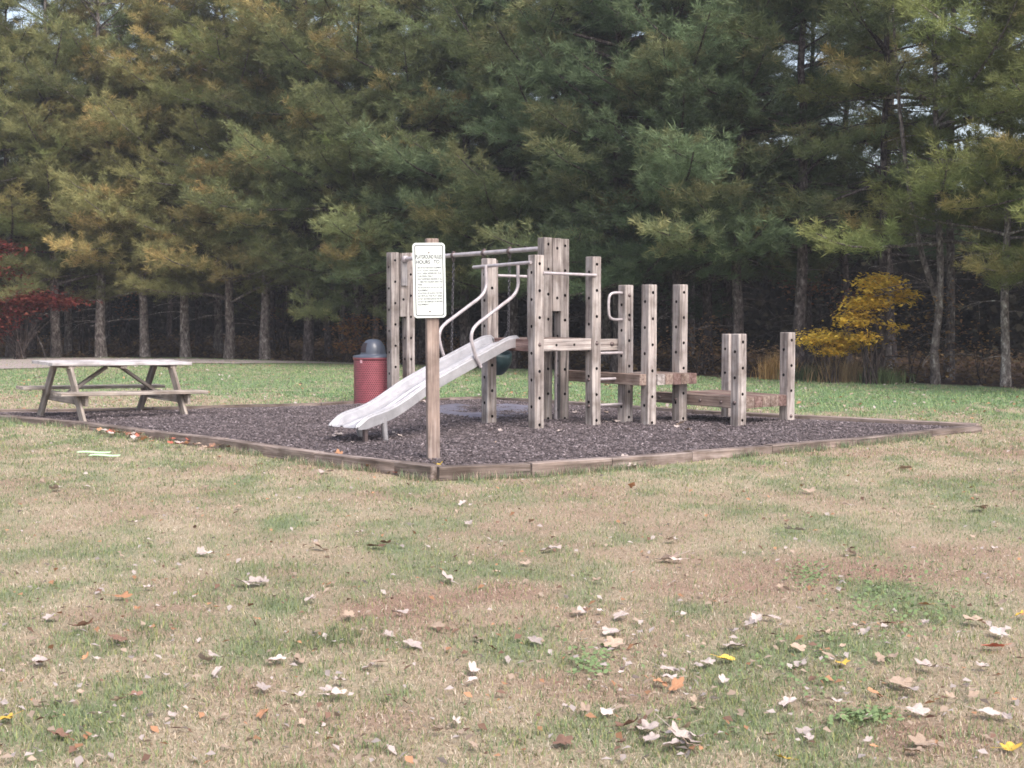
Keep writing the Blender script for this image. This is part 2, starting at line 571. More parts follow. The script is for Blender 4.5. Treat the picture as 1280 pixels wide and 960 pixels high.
def build_grass():
    px, py = [], []
    d = 4.05
    while d < 42:
        dd = .25 if d < 14 else .6
        w = .43 * d + 4.5
        den = 10500 * (4.3 / d) ** 1.65 if d < 24 else 430
        n = int(den * 2 * w * dd)
        qx, qy = RNG.uniform(-w, w, n), RNG.uniform(d, d + dd, n)
        keep = (np.abs(qx) < .43 * qy) | (RNG.random(n) < .4)      # thinner where only a step aside would show it
        px.append(qx[keep])
        py.append(qy[keep])
        d += dd
    x, y = np.concatenate(px), np.concatenate(py)
    k = ~inside(x, y, YARD) & (y < treeline_y(x) - .1)
    x, y = x[k], y[k]
    g, b = lawn_fields(x, y)
    n = len(x)
    r = RNG.random(n)
    clump = fbm(x * 6, y * 6, 2)
    isg = r < np.clip(g * 1.25 + (clump - .5) * 1.0 + .19, .2, .9)
    far = np.clip((y - 9) / 14, 0, 1)
    tall = blob(x, y, 425, 800, 70, 14) + blob(x, y, 330, 712, 45, 9) * .7 + blob(x, y, 180, 797, 30, 9) * .8 + blob(x, y, 350, 755, 28, 9) * .5
    ln = np.where(isg, RNG.uniform(.02, .05, n), RNG.uniform(.014, .042, n)) * (1 + tall * .9 * isg) * (1 + far * .3)
    wd = np.where(isg, RNG.uniform(.0022, .0042, n), RNG.uniform(.0016, .0034, n)) * (1 + far * 2.6)
    lean = np.where(isg, RNG.uniform(.3, 1.3, n), RNG.uniform(.8, 1.57, n))
    az = RNG.uniform(0, math.tau, n)
    v = RNG.uniform(.72, 1.25, n)[:, None]
    straw = np.array((.535, .437, .325)) * (1 - b[:, None]) + np.array((.42, .30, .22)) * b[:, None]
    f2_ = np.clip((y - 15) / 6, 0, 1)[:, None]
    dry = np.where((RNG.random(n) < .3)[:, None], np.array((.39, .285, .195)), straw)
    dry = np.where((RNG.random(n) < .14)[:, None], np.array((.66, .57, .47)) * (1 - .25 * f2_), dry)
    f2 = np.clip((y - 15) / 6, 0, 1)[:, None]
    gcol = np.array((.21, .265, .135)) * (1 - f2) + np.array((.205, .315, .155)) * f2
    gcol = np.where((RNG.random(n) < .3)[:, None], gcol * np.array((1.45, 1.2, 1.0)), gcol)
    gcol = gcol * (1 - .25 * np.clip(tall, 0, 1)[:, None])
    col = np.where(isg[:, None], gcol, dry) * v
    # longer untrimmed blades against the border
    ex, ey = [], []
    for pts in (BL, BR):
        for a_, b_ in zip(pts, pts[1:]):
            m_ = int((b_ - a_).length * 480)
            t_ = RNG.random(m_)
            nrm = np.array(((b_ - a_).y, -(b_ - a_).x)) / (b_ - a_).length
            o_ = .07 + np.abs(RNG.normal(0, .05, m_))
            ex.append(a_.x + (b_ - a_).x * t_ + nrm[0] * o_)
            ey.append(a_.y + (b_ - a_).y * t_ + nrm[1] * o_)
    ex, ey = np.concatenate(ex), np.concatenate(ey)
    kk = fbm(ex * 2, ey * 2, 2) > .42
    ex, ey = ex[kk], ey[kk]
    m_ = len(ex)
    x, y = np.concatenate([x, ex]), np.concatenate([y, ey])
    ln = np.concatenate([ln, RNG.uniform(.04, .11, m_)])
    wd = np.concatenate([wd, RNG.uniform(.003, .007, m_)])
    lean = np.concatenate([lean, RNG.uniform(.1, 1.0, m_)])
    az = np.concatenate([az, RNG.uniform(0, math.tau, m_)])
    isg = np.concatenate([isg, np.ones(m_, bool)])
    col = np.concatenate([col, np.where((RNG.random(m_) < .6)[:, None], np.array((.20, .265, .15)), np.array((.46, .37, .28))) * RNG.uniform(.7, 1.2, (m_, 1))])
    z = (fbm(x * 2.5, y * 2.5, 3) - .5) * .03 * np.clip((23 - y) / 4, 0, 1) - .003
    o = link('grass', blade_mesh('grass', x, y, z, ln, wd, az, lean, col, ~isg), M['blade'])
    tag(o, 'short dry and green grass blades of the lawn', kind='stuff')
    # round clover-like weeds in the green patch on the right
    n = 1500
    c = [(1120, 755, 110, 55), (1010, 835, 110, 50), (1080, 900, 45, 10), (740, 830, 40, 22), (1010, 720, 30, 16)]
    vs, fs, cs = [], [], []
    for i in range(n):
        q = c[i % len(c)] if i % 3 else c[0]
        p = G(q[0] + RNG.normal() * q[2] * .5, min(950, q[1] + RNG.normal() * q[3] * .5))
        rr = RNG.uniform(.005, .012)
        zz = RNG.uniform(.012, .035)
        tx, ty = RNG.normal(size=2) * .35
        a0 = RNG.uniform(0, 6)
        b0 = len(vs)
        for k in range(5):
            a = a0 + k * math.tau / 5
            vs.append((p.x + math.cos(a) * rr, p.y + math.sin(a) * rr, zz + rr * (tx * math.cos(a) + ty * math.sin(a))))
            cs.append(np.array((.22, .30, .14)) * RNG.uniform(.7, 1.2))
        fs.append([b0 + k for k in range(5)])
    o = link('clover', np_mesh('clover', vs, np.array(fs), False, Col=np.array(cs)), M['blade'])
    tag(o, 'low bright green clover and weeds in the lawn', kind='stuff')


def ribbon_sheet(name, near, far, z, mat, sub=6, jit=0.0):
    """a ground sheet between two polylines of equal length"""
    A = [a.lerp(b, t / sub) for a, b in zip(near, near[1:]) for t in [i for i in range(sub)]] + [near[-1]]
    B = [a.lerp(b, t / sub) for a, b in zip(far, far[1:]) for t in [i for i in range(sub)]] + [far[-1]]
    mb = MB()
    vs = []
    for i, (a, b) in enumerate(zip(A, B)):
        j = (vnoise(np.array(i * .8), np.array(3.0)) - .5) * 2 * jit
        d = (b - a).normalized()
        vs += [(a.x + d.x * j, a.y + d.y * j, z), (b.x, b.y, z)]
    mb.add(vs, [(2 * i, 2 * i + 2, 2 * i + 3, 2 * i + 1) for i in range(len(A) - 1)])
    return tag(mb.build(name, mat), kind='structure')


def build_ground():
    build_lawn()
    build_grass()
    far = [Vector((p.x * 1.2, 170, 0)) for p in TL]
    ribbon_sheet('forest_floor', TL, far, .014, M['needlebed'], 14, .5)
    near = [G(x, y) for x, y in [(-300, 464), (-80, 463.5), (0, 462.5), (100, 459), (240, 455), (400, 455), (480, 456.5)]]
    fr = [G(x, y) for x, y in [(-300, 448.6), (-80, 448), (0, 447.8), (100, 447.8), (240, 449), (400, 453.2), (480, 456)]]
    ribbon_sheet('gravel_road', near, fr, .022, M['gravel'], 6, .25)
    # mulch bed
    x0, y0 = YARD.min(0)
    x1, y1 = YARD.max(0)
    xs, ys = np.arange(x0, x1, .07), np.arange(y0, y1, .07)
    x, y, f = tensor_grid(xs, ys)
    z = (.035 + (fbm(x * 1.1, y * 1.1, 4) - .5) * .07 + (fbm(x * 7, y * 7, 2) - .5) * .02) * yard_edge(x, y) + .004
    cx, cy = x[f].mean(1), y[f].mean(1)
    f = f[inside(cx, cy, YARD)]
    o = link('mulch_bed', np_mesh('mulch_bed', np.stack([x, y, z], 1), f, True), M['mulch'])
    tag(o, 'dark wood mulch bed of the playground', kind='structure')
    n = 120000
    x, y = RNG.uniform(x0, x1, n), RNG.uniform(y0, y1, n)
    k = inside(x, y, YARD)
    x, y = x[k], y[k]
    n = len(x)
    z = (.035 + (fbm(x * 1.1, y * 1.1, 4) - .5) * .07 + (fbm(x * 7, y * 7, 2) - .5) * .02) * yard_edge(x, y) + .010
    hx, hy, hz = RNG.uniform(.005, .024, n), RNG.uniform(.003, .008, n), RNG.uniform(.002, .006, n)
    az, ti = RNG.uniform(0, math.tau, n), RNG.normal(0, .3, n)
    ex = np.stack([np.cos(az) * np.cos(ti), np.sin(az) * np.cos(ti), np.sin(ti)], 1)
    ey = np.stack([-np.sin(az), np.cos(az), RNG.normal(0, .2, n)], 1)
    ez = np.cross(ex, ey)
    c = np.stack([x, y, z], 1)
    s = np.array([(i, j, k) for i in (-1, 1) for j in (-1, 1) for k in (-1, 1)])
    v = (c[:, None] + s[None, :, :1] * (ex * hx[:, None])[:, None] + s[None, :, 1:2] * (ey * hy[:, None])[:, None] + s[None, :, 2:] * (ez * hz[:, None])[:, None]).reshape(-1, 3)
    fb = np.array([(0, 1, 3, 2), (4, 6, 7, 5), (0, 4, 5, 1), (2, 3, 7, 6), (0, 2, 6, 4), (1, 5, 7, 3)])
    f = (np.arange(n)[:, None, None] * 8 + fb[None]).reshape(-1, 4)
    base = np.array((.132, .108, .112)) * RNG.uniform(.45, 1.6, n)[:, None]
    lt = RNG.random(n) < .06
    base[lt] = np.array((.32, .27, .28)) * RNG.uniform(.7, 1.3, lt.sum())[:, None]
    o = link('wood_chips', np_mesh('wood_chips', v, f, False, Col=np.repeat(base, 8, 0)), M['chip'])
    tag(o, 'loose dark purple brown wood chips in the playground bed', kind='stuff')


build_ground()


# ------------------------------------------------------------------ timber helper
def frame_of(p0, p1, up=ZA):
    z = (p1 - p0).normalized()
    x = up.cross(z)
    if x.length < 1e-3:
        x = UA.copy()
    x.normalize()
    y = z.cross(x)
    return x, y, z


def timber_mesh(L, w, h, ch=.006, holes=None, hr=.0205, pitch=.323, wav=0.0):
    """squared timber along +z, cross-section w (x) by h (y), arrises taken off. holes: {'x':first offset from the top, 'y':...}
    gives bored holes in the two faces square to that axis"""
    mb = MB()
    hw, hh = w / 2, h / 2
    rnd = random.Random(int(L * 1e5) + int(w * 1e4))
    faces = []          # (origin axis dir, side dir, half extent normal, half width, axis key)
    X, Y = Vector((1, 0, 0)), Vector((0, 1, 0))
    for n_, s_, ex, hwid, key in ((X, Y, hw, hh, 'x'), (-X, -Y, hw, hh, 'x'), (Y, -X, hh, hw, 'y'), (-Y, X, hh, hw, 'y')):
        wd = hwid - ch
        P = lambda a, z: n_ * ex + s_ * a + Vector((0, 0, z))
        cuts = []
        if holes and key in holes:
            zc = L - holes[key]
            while zc > .06:
                cuts.append(zc)
                zc -= pitch
            cuts.reverse()
        z0 = 0.0
        for zc in cuts:
            c = .05
            if zc - c > z0 + 1e-4:
                mb.add([P(-wd, z0), P(wd, z0), P(wd, zc - c), P(-wd, zc - c)], [(0, 1, 2, 3)])
            ring = [(-wd, -c), (0, -c), (wd, -c), (wd, 0), (wd, c), (0, c), (-wd, c), (-wd, 0)]
            out = [P(a, zc + b) for a, b in ring]
            ins = []
            for a, b in ring:
                t = math.atan2(b, a / wd * c)
                ins.append((math.cos(t) * hr, math.sin(t) * hr))
            inn = [P(a, zc + b) for a, b in ins]
            dp = [p - n_ * .04 for p in inn]
            vs = out + inn + dp
            mb.add(vs, [(i, (i + 1) % 8, 8 + (i + 1) % 8, 8 + i) for i in range(8)])
            mb.add(vs, [(8 + i, 8 + (i + 1) % 8, 16 + (i + 1) % 8, 16 + i) for i in range(8)] + [tuple(16 + i for i in range(8))], 1)
            z0 = zc + c
        zt = L - ch
        if zt > z0:
            mb.add([P(-wd, z0), P(wd, z0), P(wd, zt), P(-wd, zt)], [(0, 1, 2, 3)])
    # arrises and ends
    co = [(hw, -hh + ch), (hw, hh - ch), (hw - ch, hh), (-hw + ch, hh), (-hw, hh - ch), (-hw, -hh + ch), (-hw + ch, -hh), (hw - ch, -hh)]
    ci = [(a * (1 - ch / hw), b * (1 - ch / hh)) for a, b in co]
    V = [(a, b, 0) for a, b in co] + [(a, b, L - ch) for a, b in co] + [(a, b, L) for a, b in ci]
    mb.add(V, [(i, i + 1, 9 + i, 8 + i) for i in (1, 3, 5)] + [(7, 0, 8, 15)] + [(8 + i, 8 + (i + 1) % 8, 16 + (i + 1) % 8, 16 + i) for i in range(8)]
           + [tuple(16 + i for i in range(8)), tuple(reversed(range(8)))])
    return mb.mesh('timber')


def timber(name, parent, p0, p1, w, h, mat='post', up=None, holes=None, ch=.006, xdir=None):
    p0, p1 = Vector(p0), Vector(p1)
    z = (p1 - p0).normalized()
    if xdir is not None:
        x = (xdir - z * xdir.dot(z)).normalized()
        y = z.cross(x)
    else:
        x, y, z = frame_of(p0, p1, up or ZA)
    o = link(name, timber_mesh((p1 - p0).length, w, h, ch, holes), [M[mat], M['hole']], parent)
    m = Matrix((x, y, z)).transposed().to_4x4()
    m.translation = p0
    return set_world(o, m)


def wm(o):
    m = o.matrix_basis.copy()
    while o.parent is not None:
        o = o.parent
        m = o.matrix_basis @ m
    return m


def set_world(o, m):
    o.matrix_basis = (wm(o.parent).inverted() @ m) if o.parent is not None else m
    return o


def part(mb, name, mats, parent):
    """a mesh written in world coordinates, parented to a thing; its origin is moved to its own middle"""
    vs = np.array(mb.v)
    c = (vs.min(0) + vs.max(0)) / 2
    mb.v = [tuple(v) for v in (vs - c)]
    return set_world(mb.build(name, mats, parent), Matrix.Translation(Vector(c)))


def bolt(parent, p, n, r=.024):
    mb = MB()
    mb.lathe([(0, .022), (r * .55, .02), (r * .8, .012), (r, .006), (r, 0)], p, n, 10)
    return part(mb, 'bolt', M['bolt'], parent)


def planks(name, parent, rows, w, h, mats, ch=.006, up=ZA):
    """parallel boards laid side by side, ONE mesh; rows: (p0, p1, w or None, material index)"""
    p0, p1 = Vector(rows[0][0]), Vector(rows[0][1])
    x, y, z = frame_of(p0, p1, up)
    m = Matrix((x, y, z)).transposed().to_4x4()
    m.translation = p0
    inv = m.inverted()
    mb = MB()
    for a, b, w_, mi in rows:
        me = timber_mesh((Vector(b) - Vector(a)).length, w_ or w, h, ch)
        o = inv @ Vector(a)
        mb.add([v.co + o for v in me.vertices], [tuple(p.vertices) for p in me.polygons], mi)
        bpy.data.meshes.remove(me)
    o = mb.build(name, [M[k] for k in mats], parent)
    return set_world(o, m)


# ------------------------------------------------------------------ border of timbers
def build_border():
    root = empty('timber_border', (BL[-1].x, BL[-1].y, 0), 0, 'low weathered timber border around the mulch playground bed', 'border')
    for pts, w, top in ((BL, .13, .13), (BR, .13, .13), (BFR, .12, .065), (BFL, .12, .055)):
        L = 0
        for a, b in zip(pts, pts[1:]):
            d = b - a
            n = max(1, round(d.length / 2.3))
            cut = [0] + [(i + random.uniform(-.22, .22)) / n for i in range(1, n)] + [1]
            for i in range(n):
                p, q = a + d * cut[i], a + d * cut[i + 1]
                tp, tq = (p.z, q.z) if top > .1 else (top, top)
                dz = random.uniform(-.006, .005)
                p = Vector((p.x, p.y, tp - .075 + dz)) + d.normalized() * .001
                q = Vector((q.x, q.y, tq - .075 + random.uniform(-.006, .005))) - d.normalized() * .001
                timber('timber', root, p, q, w, .15, 'edge', ch=.006)
    return root


build_border()


# ------------------------------------------------------------------ play structure
def build_play():
    root = empty('play_structure', W(0, 0), 0, 'weathered timber play structure with slide, decks, ladder rungs and swing beam', 'play structure')
    PW = .14

    def post(u, v, h, hx=.2, hy=.1, sink=.05, lean=(0, 0), bolts=()):
        o = timber('post', root, W(u, v, -sink), W(u + lean[0], v + lean[1], h), PW, PW, 'post', xdir=UA, holes={'x': hx, 'y': hy})
        for z, face in bolts:
            n = {'-v': -VA, '-u': -UA, 'v': VA, 'u': UA}[face]
            bolt(o, W(u, v, z) + n * (PW / 2 - .002), n)
        return o

    post(0, 0, 2.135, .21, .105, bolts=((1.06, '-v'),))
    post(.9, 0, 2.135, .19, .095, bolts=((1.06, '-v'), (.61, '-u'), (.28, '-u')))
    post(0, .97, 2.12, .2, .37)
    a = post(.9, .97, 2.41, .44, .085)
    b = post(1.18, .97, 2.40, .30, .09, bolts=((.62, '-u'),))
    post(.9, 4.70, 2.34, .22, .12)
    post(1.18, 4.70, 2.34, .33, .33)
    post(1.44, 0, 1.79, .25, .38, bolts=((1.66, '-v'), (1.36, '-v')))
    post(1.44, -.43, 1.79, .21, .1, lean=(.006, 0), bolts=((.60, '-u'),))
    post(2.13, -.27, 1.80, .22, .1, bolts=((.33, '-u'),))
    post(2.29, -1.15, 1.18, .22, .1, bolts=((.33, '-u'),))
    post(3.19, -1.14, 1.19, .22, .1, bolts=((.12, '-v'),))
    post(3.3, 0.0, 1.15, .2, .1)

    # planks that tie the swing's end posts together (set between the posts, nearly flush with their faces)
    timber('tie_plank', root, W(1.04, .915, 1.46), W(1.04, .915, 2.405), .132, .05, 'post', xdir=UA, holes={'y': .13}, ch=.004)
    timber('tie_plank', root, W(1.04, 1.03, 1.46), W(1.04, 1.03, 2.39), .132, .05, 'post', xdir=UA, ch=.004)
    timber('tie_plank', root, W(1.04, 4.645, 1.37), W(1.04, 4.645, 2.33), .132, .05, 'post', xdir=UA, holes={'y': .70}, ch=.004)
    timber('tie_plank', root, W(1.04, 4.755, 1.37), W(1.04, 4.755, 2.33), .132, .05, 'post', xdir=UA, ch=.004)
    timber('tie_board', root, W(1.04, 4.60, 1.84), W(1.04, 4.60, 2.22), .10, .035, 'top', xdir=UA, ch=.004)
    # boards that flank the slide's entrance
    timber('side_board', root, W(.09, .97, .98), W(.09, .97, 2.10), .04, .10, 'post', xdir=UA, ch=.004)
    timber('side_board', root, W(0, .093, .98), W(0, .093, 1.97), .10, .045, 'post', xdir=UA, ch=.004)

    # swing beam
    zb = 2.275
    mb = MB()
    A, B = W(1.04, .99, zb + .01), W(1.04, 4.60, zb - .035)
    mb.tube([A, B], .031, 14)
    beam = part(mb, 'swing_beam', M['pipe'], root)
    mb = MB()
    mb.lathe([(.0, -.03), (.052, -.03), (.052, .05), (.036, .06)], W(1.04, 4.585, zb - .035), -VA, 14)
    part(mb, 'collar', M['pipe'], beam)
    for t in (.954, 1.553, 2.305, 2.93):
        c = W(1.04, .97 + t, zb + .01 - .0125 * t)
        mb = MB()
        mb.lathe([(.033, -.028), (.042, -.024), (.042, .024), (.033, .028)], c, VA, 12)
        mb.box(c + Vector((0, 0, .045)), .03, .045, .03, (UA, VA, ZA))
        mb.tube([c - UA * .02 + Vector((0, 0, -.03)), c - UA * .02 + Vector((0, 0, -.07)), c + Vector((0, 0, -.095)), c + UA * .02 + Vector((0, 0, -.07)), c + UA * .02 + Vector((0, 0, -.03))], .008, 6)
        part(mb, 'hanger', M['bolt'], beam)

    # high deck
    timber('deck_beam', root, W(.072, 0.0, 1.05), W(.828, 0.0, 1.05), .11, .145, 'post', holes=None)
    bb = timber('deck_beam', root, W(.86, .135, 1.035), W(1.475, .135, 1.035), .11, .145, 'post')
    bolt(bb, W(1.28, .08, 1.045), -VA, .03)
    hb = timber('deck_beam', root, W(.0, .075, 1.05), W(.0, .895, 1.05), .12, .15, 'red')
    timber('deck_beam', root, W(.9, .075, 1.05), W(.9, .895, 1.05), .11, .145, 'deck')
    timber('deck_beam', root, W(.072, .97, 1.05), W(.828, .97, 1.05), .11, .145, 'deck')
    planks('deck', root, [(W(.15 + i * .145, .06, 1.105), W(.15 + i * .145, .91, 1.105), None, 0) for i in range(5)], .138, .035, ('deck',))
    for x_ in (.27, .55):      # two bored holes in the front beam
        mb = MB()
        mb.lathe([(.0, .001), (.017, .001)], W(x_, -.0565, 1.05), -VA, 12)
        part(mb, 'beam_hole', M['hole'], root)
    mb = MB()
    mb.tube([W(.98, .84, 0.0), W(.98, .84, 1.0)], .019, 10)
    mb.lathe([(.05, .03), (.045, .045), (.022, .06)], W(.98, .84, 0.0), ZA, 12)
    part(mb, 'support_pole', M['pipe'], root)

    # guard bars and ladder rungs
    mb = MB()
    mb.tube([W(.05, -.075, 1.92), W(.88, -.075, 1.905)], .019, 10)
    part(mb, 'guard_bar', M['pipe'], root)
    mb = MB()
    mb.tube([W(.05, .95, 1.91), W(.85, .95, 1.90)], .019, 10)
    part(mb, 'guard_bar', M['pipe'], root)
    for z in (.935, .61, .285):
        mb = MB()
        mb.tube([W(.95, -.012, z), W(1.40, -.012, z)], .018, 10)
        part(mb, 'rung', M['pipe'], root)
    mb = MB()
    mb.tube(smooth_path([W(1.39, -.01, 1.69), W(1.24, -.01, 1.69), W(1.165, -.01, 1.66), W(1.145, -.01, 1.58), W(1.145, -.01, 1.46), W(1.165, -.01, 1.385), W(1.24, -.01, 1.355), W(1.39, -.01, 1.355)], 4), .018, 10)
    part(mb, 'grab_handle', M['pipe'], root)

    # middle deck and the long beam that carries it back to the tower
    lb = timber('deck_beam', root, W(1.315, 1.05, .61), W(1.315, -.47, .61), .11, .14, 'deck')
    bolt(lb, W(1.26, .35, .61), -UA, .022)
    rows = [(W(1.482, -.355, .61), W(1.482, .12, .61), .07, 0)]
    for i in range(1, 5):
        u = 1.452 + i * .137
        rows.append((W(u, -.505, .61 + random.uniform(-.006, .004)), W(u, .12, .61), .131, (0, 1, 0, 2, 0)[i]))
    rows.append((W(2.135, -.505, .605), W(2.135, -.345, .605), .134, 2))
    planks('deck', root, rows, .131, .135, ('deck', 'post', 'red'), ch=.008)
    # low deck
    sb = timber('deck_beam', root, W(2.285, .3, .325), W(2.285, -1.078, .325), .125, .14, 'deck')
    for v in (-.55, -.92, .2, -.1):
        bolt(sb, W(2.2225, v, .325), -UA, .022)
    planks('deck', root, [(W(2.432 + i * .149, -1.215, .325 + random.uniform(-.005, .005)), W(2.432 + i * .149, .06, .325), None, (0, 1, 0, 0, 1)[i]) for i in range(5)], .143, .14, ('deck', 'red'), ch=.008)

    # slide -----------------------------------------------------------
    def sp(s, w, z):
        """s 0 exit .. 1 top, w metres from the near rail towards the far one"""
        return W(-2.61 + 2.51 * s - .221 * w, -.24 + .57 * s + .975 * w, z)

    prof = [(-.012, .205), (0.0, .215), (.012, .275), (.05, .325), (.12, .35), (.21, .405), (.31, .515), (.41, .637), (.52, .74), (.63, .838), (.74, .935), (.85, 1.03), (.93, 1.10), (.985, 1.15), (1.03, 1.145)]
    S_ = [p[0] for p in prof]
    Z_ = [p[1] for p in prof]
    N = 44
    ss = [-.008 + (1.03 + .008) * (i / N) for i in range(N + 1)]
    from bisect import bisect
    def rz(s):
        return float(np.interp(s, S_, Z_))
    zr = np.array([rz(s) for s in ss])
    for _ in range(3):
        zr[1:-1] = (zr[:-2] + 2 * zr[1:-1] + zr[2:]) / 4
    zb_ = np.minimum(zr - .075, 1.105)
    zb_[0:3] = np.minimum(zb_[0:3], .215)
    zb_ = np.maximum(zb_, .20)
    for _ in range(2):
        zb_[1:-1] = (zb_[:-2] + 2 * zb_[1:-1] + zb_[2:]) / 4
    WD = .45
    # cross-section: outer skirt, rail top, inner wall, bed with a shallow rib in the middle
    mb = MB()
    sec = [(-.012, 'k'), (-.012, 'r-'), (0.0, 'r'), (.03, 'r'), (.042, 'r-'), (.06, 'b'), (.22, 'b'), (.235, 'b+'), (.265, 'b+'), (.28, 'b'), (.39, 'b'), (.408, 'r-'), (.42, 'r'), (.45, 'r'), (.462, 'r-'), (.462, 'k')]
    rows = []
    for i, s in enumerate(ss):
        r_, b_ = zr[i], zb_[i]
        zz = {'r': max(r_, b_ + .02), 'r-': max(r_ - .014, b_ + .012), 'b': b_, 'b+': b_ + .02, 'k': max(min(r_ - .125, b_ - .02), .185)}
        rows.append([sp(s, w, zz[k]) for w, k in sec])
    n = len(sec)
    mb.add([p for r in rows for p in r], [(i * n + j, (i + 1) * n + j, (i + 1) * n + j + 1, i * n + j + 1) for i in range(N) for j in range(n - 1)], 0, False)
    chute = part(mb, 'slide', M['slide'], root)
    # rolled rail edges
    for w in (.015, .435):
        mb = MB()
        pts = [sp(s, w, max(zr[i], zb_[i] + .02) + .004) for i, s in enumerate(ss)]
        e = sp(1.05, w, 1.118)
        mb.tube([sp(-.01, w, .205)] + pts + [e, sp(1.06, w, 1.06)], .017, 8)
        part(mb, 'slide_rail', M['slide'], chute)
    # top shelf end block
    mb = MB()
    mb.box(sp(1.0, .06, 1.045), .10, .12, .07, (UA, VA, ZA))
    part(mb, 'slide_block', M['top'], chute)
    # legs under the run-out
    for w in (.02, .43):
        mb = MB()
        p = sp(.15, w, .29)
        mb.box(p + Vector((0, 0, -.02)), .075, .03, .10, (UA, VA, ZA))
        mb.tube([p, Vector((p.x, p.y, -.02)) + UA * .04], [.040, .024], 8)
        part(mb, 'slide_leg', M['slide'], chute)
    mb = MB()
    mb.box(sp(.055, .05, .11), .04, .045, .19, (UA, VA, ZA))
    part(mb, 'slide_foot', M['bolt'], chute)

    # bent handrails and the bar across the top of the slide
    mb = MB()
    mb.tube([W(-.095, 1.17, 2.015), W(-.095, -.02, 2.045)], .021, 12)
    part(mb, 'slide_bar', M['pipe'], root)
    for w in (-.035, .485):
        pts = [(1.02, 2.03), (1.02, 1.90), (1.02, 1.76), (.985, 1.645), (.90, 1.53), (.80, 1.40), (.735, 1.315), (.70, 1.24), (.69, 1.15), (.70, 1.05), (.72, .93), (.745, .84), (.755, .80)]
        mb = MB()
        mb.tube(smooth_path([sp(s, w, z) for s, z in pts], 4), .021, 12)
        part(mb, 'handrail', M['pipe'], root)
    return root


build_play()


def chain_into(mb, p0, p1, ln=.052, r=.0055, w=.017):
    """interlocked oval links from p0 to p1"""
    d = p1 - p0
    n = max(2, int(d.length / (ln * .78)))
    z = d.normalized()
    a = z.orthogonal().normalized()
    b = z.cross(a)
    for i in range(n):
        c = p0 + d * ((i + .5) / n)
        x = a if i % 2 else b
        pts = [c + x * (math.cos(q * math.tau / 10) * w) + z * (math.sin(q * math.tau / 10) * ln / 2) for q in range(11)]
        mb.tube(pts, r, 5, 0, False)


def build_swings():
    zb = 2.16
    # bucket seat for toddlers
    c = W(1.04, .97 + 1.253, .585)
    root = empty('bucket_swing', c, 0, 'dark green toddler bucket swing hanging on chains behind the slide top', 'swing')
    mb = MB()
    prof, n = [], 24
    rows = []
    for k in range(11):
        t = k / 10
        rr = .06 + .135 * math.sin(min(1, t * 1.25) * math.pi / 2)
        rows.append([c + VA * (math.cos(q * math.tau / n) * rr * 1.12) + UA * (math.sin(q * math.tau / n) * rr * .95) + Vector((0, 0, .31 * t ** 1.2 - .05 * (math.cos(q * math.tau / n) ** 2) * t)) for q in range(n)])
    vs = [p for r in rows for p in r] + [c.copy()]
    fs = []
    for i in range(10):
        for q in range(n):
            ang = q * math.tau / n
            if 3 <= i <= 6 and (q in (15, 16, 17, 19, 20, 21)):
                continue        # leg openings
            fs.append((i * n + q, i * n + (q + 1) % n, (i + 1) * n + (q + 1) % n, (i + 1) * n + q))
    fs += [(q, len(vs) - 1, (q + 1) % n) for q in range(n)]
    mb.add(vs, fs, 0, True)
    seat = part(mb, 'seat', M['bucket'], root)
    so = seat.modifiers.new('thick', 'SOLIDIFY')
    so.thickness = .012
    mb = MB()
    mb.tube([rows[10][q % n] for q in range(n + 1)], .012, 6, 0, False)
    part(mb, 'rim', M['bucket'], root)
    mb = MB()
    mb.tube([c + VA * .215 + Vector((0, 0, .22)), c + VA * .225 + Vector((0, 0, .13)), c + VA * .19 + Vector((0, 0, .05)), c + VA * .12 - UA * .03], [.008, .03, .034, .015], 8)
    part(mb, 'lit_crescent', M['pale'], seat)  # crescent whose pale colour paints in the lit inside of the seat
    for t, sg in ((.954, -1), (1.553, 1)):
        top = W(1.04, .97 + t, 2.27 - .0125 * t - .10)
        hub = c + VA * (sg * .27) + Vector((0, 0, .62))
        mb = MB()
        chain_into(mb, top, hub)
        for s2 in (-1, 1):
            chain_into(mb, hub, c + VA * (sg * .17) + UA * (s2 * .12) + Vector((0, 0, .30)), .045, .005, .014)
        part(mb, 'chain', M['chain'], root)
    # belt seat
    v0, v1 = .97 + 2.305, .97 + 2.93
    c = W(1.04, (v0 + v1) / 2, .46)
    root = empty('belt_swing', c, 0, 'belt swing on long chains beside the sign post, seat hidden by the slide', 'swing')
    mb = MB()
    K = 10
    pts = []
    for i in range(K + 1):
        t = i / K * 2 - 1
        pts.append(c + VA * (t * .25) + Vector((0, 0, .13 * abs(t) ** 2.2)))
    vs = [p + UA * s * .075 + Vector((0, 0, h)) for p in pts for s, h in ((-1, 0), (1, 0), (1, .012), (-1, .012))]
    mb.add(vs, [(i * 4 + j, i * 4 + (j + 1) % 4, (i + 1) * 4 + (j + 1) % 4, (i + 1) * 4 + j) for i in range(K) for j in range(4)] + [(0, 1, 2, 3), (K * 4 + 3, K * 4 + 2, K * 4 + 1, K * 4)], 0, True)
    part(mb, 'seat', M['belt'], root)
    for t, e in ((2.305, pts[0]), (2.93, pts[-1])):
        top = W(1.04, .97 + t, 2.27 - .0125 * t - .10)
        mb = MB()
        chain_into(mb, top, e + Vector((0, 0, .012)))
        part(mb, 'chain', M['chain'], root)


build_swings()


# ------------------------------------------------------------------ rules sign
def rounded(w, h, r, n=6):
    out = []
    for cx, cy, a0 in ((w / 2 - r, h / 2 - r, 0), (-w / 2 + r, h / 2 - r, 90), (-w / 2 + r, -h / 2 + r, 180), (w / 2 - r, -h / 2 + r, 270)):
        for i in range(n + 1):
            a = R(a0 + 90 * i / n)
            out.append((cx + r * math.cos(a), cy + r * math.sin(a)))
    return out


